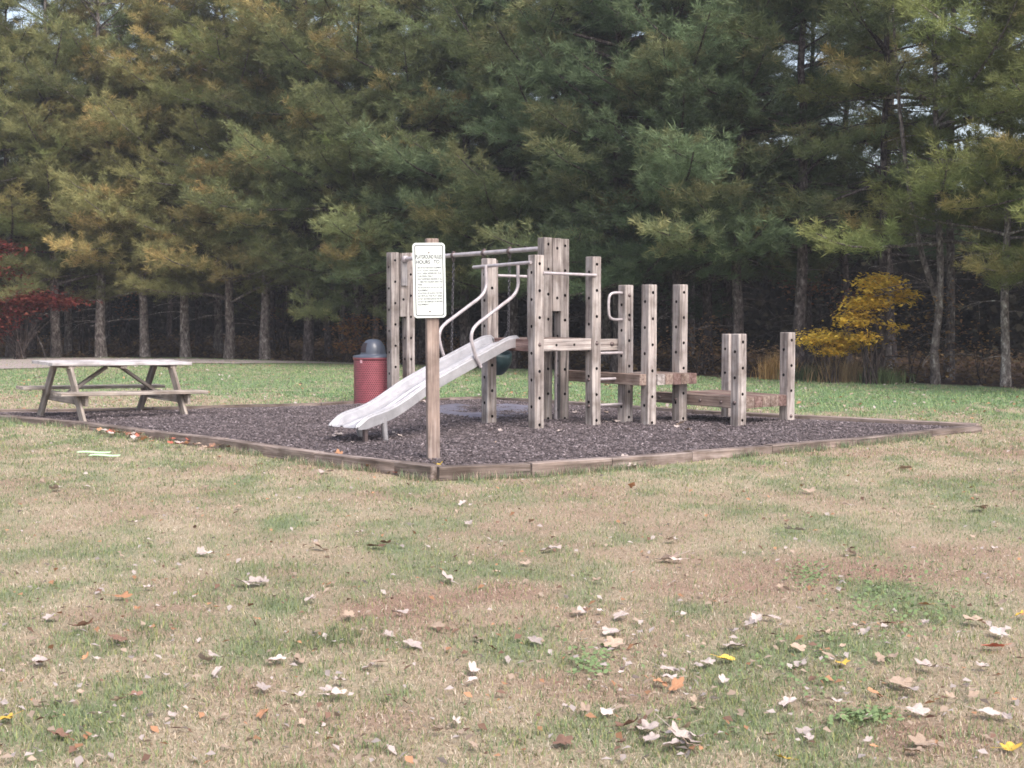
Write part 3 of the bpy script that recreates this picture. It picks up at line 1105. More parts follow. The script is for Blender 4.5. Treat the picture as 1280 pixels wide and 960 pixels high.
def build_sign():
    base = G(541.5, 580)
    root = empty('rules_sign', base, 0, 'white playground rules sign on a tan wooden post at the bed corner', 'sign')
    xd = Vector((.97, .24, 0)).normalized()
    timber('post', root, base + Vector((0, 0, -.1)), base + Vector((-.008, 0, 2.16)), .118, .10, 'signpost', xdir=xd)
    # panel: turned slightly, tipped a touch so that its right edge is the higher one, as in the photo
    px = Vector((.975, .22, 0)).normalized()
    ny = Vector((px.y, -px.x, 0))
    ctr = base + ny * .082 + Vector((-.045, 0, 1.762))
    rot = Matrix((px, ZA, ny)).transposed().to_4x4() @ Matrix.Rotation(R(1.0), 4, 'Z')
    wmx = Matrix.Translation(ctr) @ rot
    w, h = .312, .71

    def flat(name, rings, z0, z1, mat, parent):
        """closed outline(s) given thickness"""
        mb = MB()
        o = rings[0]
        n = len(o)
        if len(rings) == 1:
            vs = [(x, y, z0) for x, y in o] + [(x, y, z1) for x, y in o]
            mb.add(vs, [tuple(range(n, 2 * n)), tuple(reversed(range(n)))] + [(i, (i + 1) % n, n + (i + 1) % n, n + i) for i in range(n)])
        else:
            i_ = rings[1]
            vs = [(x, y, z1) for x, y in o] + [(x, y, z1) for x, y in i_] + [(x, y, z0) for x, y in o] + [(x, y, z0) for x, y in i_]
            fs = []
            for k in range(n):
                l = (k + 1) % n
                fs += [(k, l, n + l, n + k), (2 * n + k, 2 * n + l, l, k), (n + k, n + l, 3 * n + l, 3 * n + k)]
            mb.add(vs, fs)
        ob = mb.build(name, mat, parent)
        return set_world(ob, wmx)

    pan = flat('sign_panel', [rounded(w, h, .035)], 0, .004, M['sign'], root)
    flat('sign_border', [rounded(w - .038, h - .038, .02), rounded(w - .054, h - .054, .014)], .0041, .0048, M['ink'], pan)
    lines = [('PLAYGROUND RULES', -.128, .206, .038, .79), ('HOURS', -.124, .158, .035, .86), ('TO', .044, .160, .035, .86)]
    small = ['USE OF PLAYGROUND EQUIPMENT', 'IS AT YOUR OWN RISK', 'PLAY AREA RESERVED FOR', 'CHILDREN ONLY', 'ADULT SUPERVISION REQUIRED AT ALL',
             '    TIMES FOR CHILDREN USING THE', 'PARK', 'NO ROUGH PLAY IN OR ON THE', 'EQUIPMENT', 'NO ALCOHOL OR GLASS IN THE PARK', 'NO PETS IN THE PLAY AREA',
             'DO NOT USE WHEN SURFACES ARE WET', 'DO NOT USE DAMAGED OR BROKEN', 'EQUIPMENT']
    y = .112
    for t in small:
        lines.append((t, -.114 + (.02 if t.startswith(' ') else 0), y, .0175, .82 if not t.startswith(' ') else .6))
        y -= .0268
    heads, rules = MB(), MB()
    for t, x, yy, sz, sx in lines:
        mb = heads if sz > .03 else rules
        cu = bpy.data.curves.new('t', 'FONT')
        cu.body = t.strip()
        cu.size = sz * 1.35
        cu.offset = sz * .035
        o = bpy.data.objects.new('t', cu)
        COL.objects.link(o)
        bpy.context.view_layer.update()
        me = o.to_mesh()
        wid = max((v.co.x for v in me.vertices), default=1)
        lim = .252 if sz > .036 else .236
        k = min(sx, lim / max(wid, 1e-3))
        mb.add([(v.co.x * k + x, v.co.y + yy, .0046) for v in me.vertices], [tuple(p.vertices) for p in me.polygons])
        o.to_mesh_clear()
        bpy.data.objects.remove(o)
        bpy.data.curves.remove(cu)
    set_world(heads.build('heading', M['ink'], pan), wmx)
    set_world(rules.build('rules_text', M['ink'], pan), wmx)
    for yy in (.262, -.295):
        mb = MB()
        mb.lathe([(0, .006), (.006, .005), (.009, .001)], (0, yy, .0041), ZA, 8)
        set_world(mb.build('bolt', M['bolt'], pan), wmx)


build_sign()


# ------------------------------------------------------------------ picnic table
def build_table():
    ctr = G(141, 522.4)
    ctr.z = .01
    ph = R(40)
    ax = Vector((math.cos(ph), math.sin(ph), 0))
    sd = Vector((-ax.y, ax.x, 0))
    root = empty('picnic_table', ctr, 0, 'weathered grey wooden picnic table at the left end of the mulch bed', 'picnic table')
    P = lambda a, s, z: ctr + ax * a + sd * s + Vector((0, 0, z))
    L = .99
    tt = planks('tabletop', root, [(P(-L, (i - 2) * .146, .745 + random.uniform(-.003, .003)), P(L, (i - 2) * .146, .745 + random.uniform(-.003, .003)), None, 0) for i in range(5)], .139, .04, ('top',))
    for a in (-.72, 0, .72):
        timber('batten', tt, P(a, -.34, .705), P(a, .34, .705), .09, .038, 'picnic')
    for s in (-.66, .66):
        planks('bench', root, [(P(-L - .05, s + k, .375 + random.uniform(-.003, .003)), P(L + .03, s + k, .375), None, 0) for k in (-.072, .072)], .137, .04, ('picnic',))
    for a in (-.72, .72):
        timber('bench_beam', root, P(a + .042, -.74, .285), P(a + .042, .74, .285), .04, .135, 'picnic')
        for s in (-1, 1):
            timber('leg', root, P(a, s * .76, -.03), P(a, s * .25, .72), .042, .135, 'picnic', xdir=ax)
        sg = -1 if a < 0 else 1
        timber('brace', root, P(a - sg * .03, .0, .30), P(sg * .10, 0, .69), .085, .04, 'picnic', xdir=sd)
    root.rotation_euler = Matrix.Rotation(R(1.6), 3, 'Y').to_euler()      # stands on slightly falling ground
    return root


build_table()


# ------------------------------------------------------------------ litter bin
def build_can():
    c = Vector((-2.155, 21.12, -.02))
    root = empty('trash_can', c, 0, 'red mesh trash can with a blue grey domed lid behind the slide', 'trash can')
    mb = MB()
    rad, z0, z1 = .305, .03, .755
    nu, nv = 64, 26
    # expanded-metal sheet: every cell is a lozenge frame round an opening
    for j in range(nv):
        for i in range(nu):
            off = .5 * (j % 2)
            def q(a, b):
                t = (i + off + a) * math.tau / nu
                return c + Vector((math.cos(t) * rad, math.sin(t) * rad, z0 + (j + b) * (z1 - z0) / nv))
            o = [q(0, 0), q(1, 0), q(1, 1), q(0, 1)]
            inn = [q(.5, .14), q(.84, .5), q(.5, .86), q(.16, .5)]
            inn = [inn[0], inn[1], inn[2], inn[3]]
            mb.add(o + inn, [(0, 1, 5, 4), (1, 2, 6, 5), (2, 3, 7, 6), (3, 0, 4, 7)], 0, True)
    for z, dz in ((z0, .03), (z1, .03)):
        mb.lathe([(rad - .012, z - dz), (rad + .01, z - dz), (rad + .012, z), (rad + .01, z + dz * .4), (rad - .012, z + dz * .4)], c, ZA, 48)
    body = part(mb, 'body', M['can'], root)
    mb = MB()
    mb.lathe([(.0, .05), (.28, .05), (.285, .72)], c, ZA, 40)
    part(mb, 'liner', M['liner'], root)
    mb = MB()
    mb.box(c + Vector((-.16, -.265, .70)), .035, .012, .05, (Vector((.86, -.5, 0)), Vector((.5, .86, 0)), ZA))
    part(mb, 'tag_plate', M['strip_pink'], body)
    mb = MB()
    mb.lathe([(.29, .725), (.315, .73), (.318, .772), (.31, .782), (.205, .80), (.2, .815)], c, ZA, 48)
    part(mb, 'rim', M['dome'], root)
    mb = MB()
    prof = [(.195 * math.cos(a) ** .7 if a < 1.57 else 0, .805 + .235 * math.sin(a)) for a in [i * math.pi / 2 / 12 for i in range(13)]]
    mb.lathe(prof, c, ZA, 40)
    lid = part(mb, 'lid', M['dome'], root)
    # the dark flap in the dome, a curved panel a little proud of it
    mb = MB()
    K, J = 8, 6
    vs = []
    for j in range(J + 1):
        e = .12 + .72 * j / J
        for k in range(K + 1):
            a = math.radians(188 + 52 * k / K)
            r_ = .195 * math.cos(e) ** .7 + .004
            vs.append(c + Vector((math.cos(a) * r_, math.sin(a) * r_, .805 + .235 * math.sin(e) + .002)))
    mb.add(vs, [(j * (K + 1) + k, j * (K + 1) + k + 1, (j + 1) * (K + 1) + k + 1, (j + 1) * (K + 1) + k) for j in range(J) for k in range(K)], 0, True)
    part(mb, 'flap', M['liner'], lid)
    return root


build_can()


def build_small():
    # exposed weed fabric under the swings
    pts = [(512, 511), (560, 508), (600, 509), (640, 508), (672, 511), (676, 519), (650, 526), (620, 529), (590, 527), (560, 524), (530, 520)]
    P = [G(x, y, .0) for x, y in pts]
    c = sum(P, Vector()) / len(P)
    mb = MB()
    n = len(P)
    K = 9
    vs = []
    for k in range(K):
        t = 1 - k / (K - 1)
        for i, p in enumerate(P):
            q = c.lerp(p, t)
            wr = (vnoise(np.array(q.x * 2.2 + 8), np.array(q.y * 1.3)) - .5) * .05 + (vnoise(np.array(q.x * 9), np.array(q.y * 5)) - .5) * .025
            zz = .052 + float(wr) * 1.3 if k else .03
            vs.append((q.x, q.y, zz))
    mb.add(vs, [(k * n + i, k * n + (i + 1) % n, (k + 1) * n + (i + 1) % n, (k + 1) * n + i) for k in range(K - 1) for i in range(n)], 0, True)
    o = part(mb, 'weed_fabric', M['fabric'], None)
    tag(o, 'crumpled grey weed fabric laid bare in the mulch under the swings', 'fabric sheet')
    # pale green strips on the grass
    for (a, b, lab) in (((97, 571), (138, 571.5), 'shorter pale green plastic strip on the lawn, left of its twin'), ((112, 575), (150, 575.5), 'longer pale green plastic strip on the lawn, right of its twin')):
        p, q = G(*a), G(*b)
        d = (q - p).normalized()
        s = Vector((-d.y, d.x, 0))
        mb = MB()
        vs = []
        K = 8
        for i in range(K + 1):
            m = p.lerp(q, i / K)
            z = .045 + .004 * math.sin(i * .8)
            w = .022
            vs += [m - s * w + Vector((0, 0, z)), m + s * w + Vector((0, 0, z + .008)), m + s * w + Vector((0, 0, z + .011)), m - s * w + Vector((0, 0, z + .003))]
        mb.add(vs, [(i * 4 + j, i * 4 + (j + 1) % 4, i * 4 + 4 + (j + 1) % 4, i * 4 + 4 + j) for i in range(K) for j in range(4)] + [(0, 1, 2, 3), (K * 4 + 3, K * 4 + 2, K * 4 + 1, K * 4)])
        tag(part(mb, 'plastic_strip', M['strip'], None), lab, 'plastic strip', 'green strips on the lawn')


build_small()


# ------------------------------------------------------------------ trees
def tufts_mesh(name, pos, dirs, size, tint, var, k=24, wid=.07, spread=.8, rng=RNG):
    """needle sprays: k thin tapering blades per tuft"""
    n = len(pos)
    pos = np.repeat(pos, k, 0)
    d = np.repeat(dirs, k, 0) + rng.normal(0, spread, (n * k, 3)) * np.array((1, 1, .75))
    d /= np.linalg.norm(d, axis=1)[:, None] + 1e-6
    L = np.repeat(size, k)[:, None] * rng.uniform(.65, 1.25, (n * k, 1))
    s = np.cross(d, rng.normal(size=(n * k, 3)))
    s /= np.linalg.norm(s, axis=1)[:, None] + 1e-6
    st = pos + rng.normal(0, .03, pos.shape)
    w = L * wid / 2
    mid = st + d * L * .45
    v = np.stack([st, mid - s * w, st + d * L, mid + s * w], 1).reshape(-1, 3)
    f = np.arange(n * k * 4).reshape(-1, 4)
    t = np.repeat(np.repeat(tint, k), 4)
    vv = np.repeat(np.repeat(var, k) * rng.uniform(.8, 1.2, n * k), 4)
    return np_mesh(name, v, f, False, tint=t, var=vv)


def tube_np(path, radii, n=8):
    path = np.asarray(path)
    t = np.gradient(path, axis=0)
    t /= np.linalg.norm(t, axis=1)[:, None] + 1e-9
    ref = np.array((.31, .52, .8)) if abs(t[0, 2]) < .9 else np.array((1., .1, 0))
    a = np.cross(t, ref)
    a /= np.linalg.norm(a, axis=1)[:, None]
    b = np.cross(t, a)
    q = np.arange(n) * math.tau / n
    v = path[:, None] + (a[:, None] * np.cos(q)[None, :, None] + b[:, None] * np.sin(q)[None, :, None]) * np.asarray(radii)[:, None, None]
    m = len(path)
    i = np.arange(m * n).reshape(m, n)
    f = np.stack([i[:-1], np.roll(i[:-1], -1, 1), np.roll(i[1:], -1, 1), i[1:]], -1).reshape(-1, 4)
    return v.reshape(-1, 3), f


class Wood:
    def __init__(s):
        s.v, s.f, s.n = [], [], 0

    def tube(s, p, r, n=7):
        v, f = tube_np(p, r, n)
        s.v.append(v)
        s.f.append(f + s.n)
        s.n += len(v)

    def mesh(s, name):
        return np_mesh(name, np.concatenate(s.v), np.concatenate(s.f), True)


def make_pine(seed, Ht, rad, z0, maxl, whorl=.5, per=5, dens=1.0, fork=False, dead=10, yellow=.35, lean=0.0, opn=.12):
    rng = np.random.default_rng(seed)
    wd = Wood()
    zs = np.linspace(-.1, Ht, 16)
    bx = np.cumsum(rng.normal(0, .035, 16)) * .9 + lean * zs
    by = np.cumsum(rng.normal(0, .035, 16)) * .9
    rr = rad * (1 - .88 * (zs / Ht)) * (1 + .35 * np.exp(-np.maximum(zs, 0) * 3))
    wd.tube(np.stack([bx, by, zs], 1), rr, 12)
    axis = lambda z: np.array((np.interp(z, zs, bx), np.interp(z, zs, by), z))
    if fork:
        z = np.linspace(1.6, Ht * .8, 9)
        p = np.array([axis(q) for q in z])
        p[:, 0] += .55 * (1 - np.exp(-(z - 1.6) * .8)) + .05 * (z - 1.6)
        wd.tube(p, np.linspace(rad * .75, rad * .15, 9), 9)
    P, D, SZ, T, V = [], [], [], [], []
    z = z0
    while z < Ht - .2:
        frac = (z - z0) / (Ht - z0)
        L0 = maxl * (1 - frac ** 1.6) * (.75 + .25 * min(1, frac * 5)) + .35
        for k in range(per):
            if (rng.random() > dens and frac < .9) or (z > 4.5 and rng.random() < opn):
                continue
            az = rng.uniform(0, math.tau)
            L = L0 * rng.uniform(.5, 1.3)
            e0 = .10 + .50 * frac + rng.normal(0, .2)
            droop = rng.uniform(.10, .36) * (1 - .75 * frac)
            ts = np.linspace(0, 1, 8)
            hz = L * ts
            zz = z + L * (ts * math.sin(e0) - droop * ts ** 2 + .20 * ts ** 4)
            c0 = axis(z + rng.uniform(-.15, .15))
            wob = rng.normal(0, .04) * L * ts ** 2
            path = np.stack([c0[0] + np.cos(az) * hz - np.sin(az) * wob, c0[1] + np.sin(az) * hz + np.cos(az) * wob, zz + (c0[2] - z)], 1)
            wd.tube(path, (.012 + .011 * L) * (1 - .85 * ts) + .003, 5)
            yel = rng.random() < yellow
            bv = rng.uniform(.6, 1.35)
            step = .15
            m = int(L * .82 / step) + 2
            for j in range(m):
                t = .26 + .74 * (j + .5) / m
                c = np.array([np.interp(t, ts, path[:, q]) for q in range(3)])
                side = 1 if j % 2 else -1
                ta = az + side * rng.uniform(.55, 1.1)
                te = rng.normal(.16, .28)
                tl = min(1.05, (.22 + .42 * L * (1 - t) + .12 * L * (t > .4) * .5)) * rng.uniform(.7, 1.2)
                nt_ = max(2, int(tl / .13))
                for q in range(nt_ + 1):
                    f_ = (q + .6) / (nt_ + .6)
                    P.append(c + np.array((math.cos(ta) * tl * f_, math.sin(ta) * tl * f_, .10 * tl * f_ + math.sin(te) * tl * f_ + rng.normal(0, .05))))
                    D.append((math.cos(ta) * .8, math.sin(ta) * .8, .45))
                    SZ.append(rng.uniform(.14, .22))
                    out = max(0, (t - .45) / .55) * .6 + f_ * .4
                    T.append(min(1, max(0, (out * 1.25 - .15) * (1.0 if yel else .22) * rng.uniform(.6, 1.35))))
                    V.append(bv * rng.uniform(.8, 1.2))
            for q in range(3):
                P.append(path[-1] + rng.normal(0, .05, 3))
                D.append((math.cos(az), math.sin(az), .4))
                SZ.append(.17)
                T.append(.8 if yel else .15)
                V.append(bv)
        z += whorl * rng.uniform(.75, 1.25)
    for k in range(dead):      # bare lower branches
        zz0 = rng.uniform(.5, z0 + 2.2)
        az = rng.uniform(0, math.tau)
        L = rng.uniform(.4, 1.7)
        ts = np.linspace(0, 1, 5)
        c0 = axis(zz0)
        path = np.stack([c0[0] + np.cos(az) * L * ts, c0[1] + np.sin(az) * L * ts + rng.normal(0, .05, 5) * ts, c0[2] + L * (.12 * ts - .25 * ts ** 2)], 1)
        wd.tube(path, .013 * (1 - .8 * ts) + .003, 4)
        if L > .8:
            for q in range(3):
                c = path[2] + (path[4] - path[2]) * rng.random()
                d = rng.normal(0, .25, 3)
                wd.tube(np.array([c, c + d * .6, c + d]), [.006, .004, .002], 3)
    tm = wd.mesh('pine_trunk')
    tm.materials.append(M['bark'])
    cm = tufts_mesh('pine_crown', np.array(P), np.array(D), np.array(SZ), np.array(T), np.array(V), rng=rng)
    cm.materials.append(M['pine'])
    return tm, cm


PINES = {
    'a': make_pine(1, 13.5, .15, 2.3, 3.3, whorl=.56),
    'b': make_pine(2, 12.5, .135, 2.7, 3.0, whorl=.6, yellow=.5),
    'c': make_pine(3, 14.0, .15, 1.8, 3.7, whorl=.58, yellow=.25),
    'd': make_pine(4, 13.0, .145, 3.0, 2.8, whorl=.6, dens=.85, yellow=.4),
    'thin': make_pine(5, 13.5, .095, 4.2, 2.1, whorl=.7, per=4, dens=.62, dead=46, yellow=.4, opn=.1),
    'fork': make_pine(6, 12.0, .085, 3.0, 2.9, whorl=.7, dens=.65, fork=True, dead=14, yellow=.6),
    'slim': make_pine(9, 12.0, .09, 2.9, 3.0, whorl=.65, dens=.8, dead=12, yellow=.5),
    'far': make_pine(8, 11.5, .12, 3.0, 2.3, whorl=.62, per=4, dead=22, opn=.2),
}


def tree(name, kind, loc, rz, sc, green, yel, barkc, label, group):
    root = empty(name, loc, rz, label, 'tree', group)
    root.scale = sc
    tm, cm = PINES[kind]
    for nm, me, colr in (('trunk', tm, (*barkc, 1)), ('crown', cm, (*green, yel))):
        o = bpy.data.objects.new(nm, me)
        COL.objects.link(o)
        o.parent = root
        o.color = colr
    return root


G1, G2, G3, G4 = (.19, .205, .09), (.145, .185, .088), (.115, .17, .092), (.17, .21, .08)
PALE, MIDB, DARK = (1.35, 1.3, 1.25), (1.0, .95, .92), (.55, .5, .5)
FRONT = [  # base px, kind, rotation, scale, green, yellow share, bark, label
    (-62, 'c', .4, 1.0, G1, .5, MIDB, 'olive pine at the far left edge of the wood, beyond the gravel road'),
    (10, 'b', 2.1, .98, G4, .6, DARK, 'pine directly behind the red maple at the left end of the wood'),
    (68, 'a', 4.4, 1.0, G1, .7, MIDB, 'pine whose mottled trunk stands right of the red maple leaves'),
    (122, 'd', 1.2, 1.05, G2, .8, PALE, 'pine with the stout pale trunk above the left half of the picnic table'),
    (178, 'b', 5.3, 1.0, G1, .9, PALE, 'pine with pale lichen trunk above the right half of the picnic table'),
    (230, 'a', 3.0, .97, G1, 1.0, PALE, 'golden tipped pine with trunk just past the right end of the picnic table'),
    (286, 'c', 2.5, .95, G1, 1.0, MIDB, 'golden tipped pine, first trunk of the gap between picnic table and trash can'),
    (330, 'd', .2, 1.0, G4, .9, MIDB, 'pine with broad grey trunk midway between picnic table and trash can'),
    (384, 'b', 3.9, 1.05, G2, .6, DARK, 'dark trunked pine left of the brown shrub by the trash can'),
    (446, 'c', 5.6, .96, G2, .8, DARK, 'pine rising above the trash can and its brown shrub'),
    (512, 'a', 1.0, .98, G2, .75, DARK, 'olive green pine behind the far swing posts'),
    (580, 'd', 2.8, 1.05, G3, .5, DARK, 'pine behind the swing chains right of the rules sign'),
    (640, 'c', 4.0, .95, G2, .5, DARK, 'pine behind the top of the slide'),
    (705, 'b', .9, 1.02, G3, .35, DARK, 'bluish green pine behind the two tallest posts'),
    (775, 'c', 1.9, 1.0, G3, .3, DARK, 'full green pine with low drooping boughs behind the ladder rungs'),
    (850, 'a', 3.4, .98, G3, .3, DARK, 'full green pine behind the middle deck posts'),
    (925, 'b', 5.0, .95, G3, .35, DARK, 'green pine behind the short posts of the low deck'),
    (1000, 'd', .6, .95, G2, .4, DARK, 'thinner pine right of the low deck, behind the smaller yellow bush'),
    (1100, 'thin', 2.2, 1.0, G2, .5, DARK, 'slim sparse pine behind the tall yellow sapling'),
    (1176, 'fork', 3.12, .95, G4, .9, MIDB, 'pine with forked grey trunk right of the yellow sapling'),
    (1264, 'slim', .3, .95, G4, .7, PALE, 'pine with mottled pale trunk at the right edge of the wood'),
    (1350, 'b', 1.6, .85, G4, .6, MIDB, 'pine at the far right end reaching its boughs into view'),
    (1440, 'a', .5, .85, G4, .6, MIDB, 'pine farthest right, outermost of the front row'),
]


def at(px, off=0.0, z=0.0):
    """on the front edge of the wood at photo column px, off metres deeper in"""
    py = float(np.interp(px, [p[0] for p in TREELINE], [p[1] for p in TREELINE]))
    p = G(px, py)
    k = (p.y + off) / p.y
    return Vector((p.x * k, p.y + off, z))


def build_trees():
    for px, kind, rz, sc, gr, ye, bk, lab in FRONT:
        py = float(np.interp(px, [p[0] for p in TREELINE], [p[1] for p in TREELINE])) - .2
        p = G(px, py)
        tree('pine_tree', kind, (p.x, p.y + .25, 0), rz, (sc, sc, sc), gr, ye, bk, lab, 'pines along the front of the wood')
    # rows deeper in
    rnd = random.Random(5)
    rows = [(2.6, 2.1, 'second'), (5.5, 2.7, 'deep'), (9.5, 3.4, 'deep'), (15, 4.2, 'deep')]
    for off, stp, nm in rows:
        x = -21.0 - off * .5
        while x < 14 + off * .35:
            jx, jy = rnd.uniform(-.6, .6), rnd.uniform(-.9, .9)
            y = float(treeline_y(np.array(x + jx))) + off + jy
            sxp = (x + jx) / y * F + 640          # where it stands along the view, for the open sky on the right
            right = sxp > 1010
            kind = rnd.choice(['far', 'd', 'b', 'far']) if not right else rnd.choice(['thin', 'thin', 'far'])
            if (right and off > 4 and rnd.random() < .35) or (sxp < 330 and off > 4 and rnd.random() < .25):
                x += stp
                continue
            if off > 8:
                kind = 'far' if not right else 'thin'
            s = rnd.uniform(.85, 1.05)
            gr = rnd.choice([G1, G2, G3, G4])
            gr = tuple(c * rnd.uniform(.8, 1.05) for c in gr)
            lab = 'pine standing inside the wood just behind the front row' if nm == 'second' else 'pine deep in the dark wood, mostly hidden by others'
            tree('pine_tree', kind, (x + jx, y, 0), rnd.uniform(0, 6.28), (s, s, s), gr, rnd.uniform(.2, .8), DARK if rnd.random() < .7 else MIDB, lab,
                 'pines of the second row' if nm == 'second' else 'pines deep in the wood')
            x += stp * rnd.uniform(.8, 1.2)

    for px, off, kind in ((1062, 6.0, 'far'), (1118, 7.5, 'far')):
        p = at(px, off)
        tree('pine_tree', kind, p, px, (1, 1, 1), G3, .4, DARK, 'pine deep in the dark wood, mostly hidden by others', 'pines deep in the wood')


build_trees()


def leaves_mesh(name, pos, size, tint, var, rng, up=.7):
    """broad leaves: small pointed quads lying mostly flat, bent along the midrib"""
    n = len(pos)
    az = rng.uniform(0, math.tau, n)
    d = np.stack([np.cos(az), np.sin(az), rng.normal(-.15, .35, n)], 1)
    nn = np.stack([rng.normal(0, 1 - up, n), rng.normal(0, 1 - up, n), np.ones(n)], 1)
    s = np.cross(d, nn)
    s /= np.linalg.norm(s, axis=1)[:, None]
    L = size[:, None]
    bend = np.array((0, 0, .12)) * L
    v = np.stack([pos, pos + d * L * .45 + s * L * .36 + bend, pos + d * L, pos + d * L * .45 - s * L * .36 + bend], 1).reshape(-1, 3)
    i = np.arange(n)[:, None] * 4
    f = np.concatenate([i + np.array([0, 1, 2]), i + np.array([0, 2, 3])])
    return np_mesh(name, v, f, False, tint=np.repeat(tint, 4), var=np.repeat(var, 4))


def shrub(name, cat, loc, h, layers, col, alpha, label, seed, stems=5, lsize=.09, group=None, barkc=(.42, .37, .35), per=70):
    """layers: (dx, dy, z, rx, ry, rz, weight) leafy clouds carried by bent stems"""
    rng = np.random.default_rng(seed)
    root = empty(name, loc, 0, label, cat, group)
    wd = Wood()
    P = []
    for dx, dy, z, rx, ry, rz, wgt in layers:
        for q in range(max(1, int(wgt * 1.5))):
            e = np.array((dx, dy, z)) + rng.normal(0, .45, 3) * np.array((rx, ry, rz))
            b = np.array((rng.normal(0, .10), rng.normal(0, .10), -.05))
            m = (b + e) / 2 + np.array((-dx * .25, -dy * .25, .1 * h)) + rng.normal(0, .05, 3)
            t = np.linspace(0, 1, 7)[:, None]
            path = (1 - t) ** 2 * b + 2 * t * (1 - t) * m + t ** 2 * e
            wd.tube(path, np.linspace(.008 + .007 * h, .004, 7), 5)
        n = int(per * wgt)
        nb = max(4, int(9 * wgt))
        cen = np.array((dx, dy, z)) + rng.normal(0, .5, (nb, 3)) * np.array((rx, ry, rz))
        own = rng.integers(0, nb, n)
        P.append(cen[own] + rng.normal(0, 1, (n, 3)) * np.array((rx * .36, ry * .36, rz * .30)))
    P = np.concatenate(P)
    P[:, 2] = np.maximum(P[:, 2], .05)
    n = len(P)
    tm = wd.mesh('stems')
    tm.materials.append(M['bark'])
    cm = leaves_mesh('leaves', P, rng.uniform(.6, 1.25, n) * lsize, np.clip(rng.normal(.4, .35, n), 0, 1), rng.uniform(.65, 1.3, n), rng)
    cm.materials.append(M['broad'])
    for nm, me, c in (('stems', tm, (*barkc, 1)), ('leaves', cm, (*col, alpha))):
        o = bpy.data.objects.new(nm, me)
        COL.objects.link(o)
        o.parent = root
        o.color = c
    return root


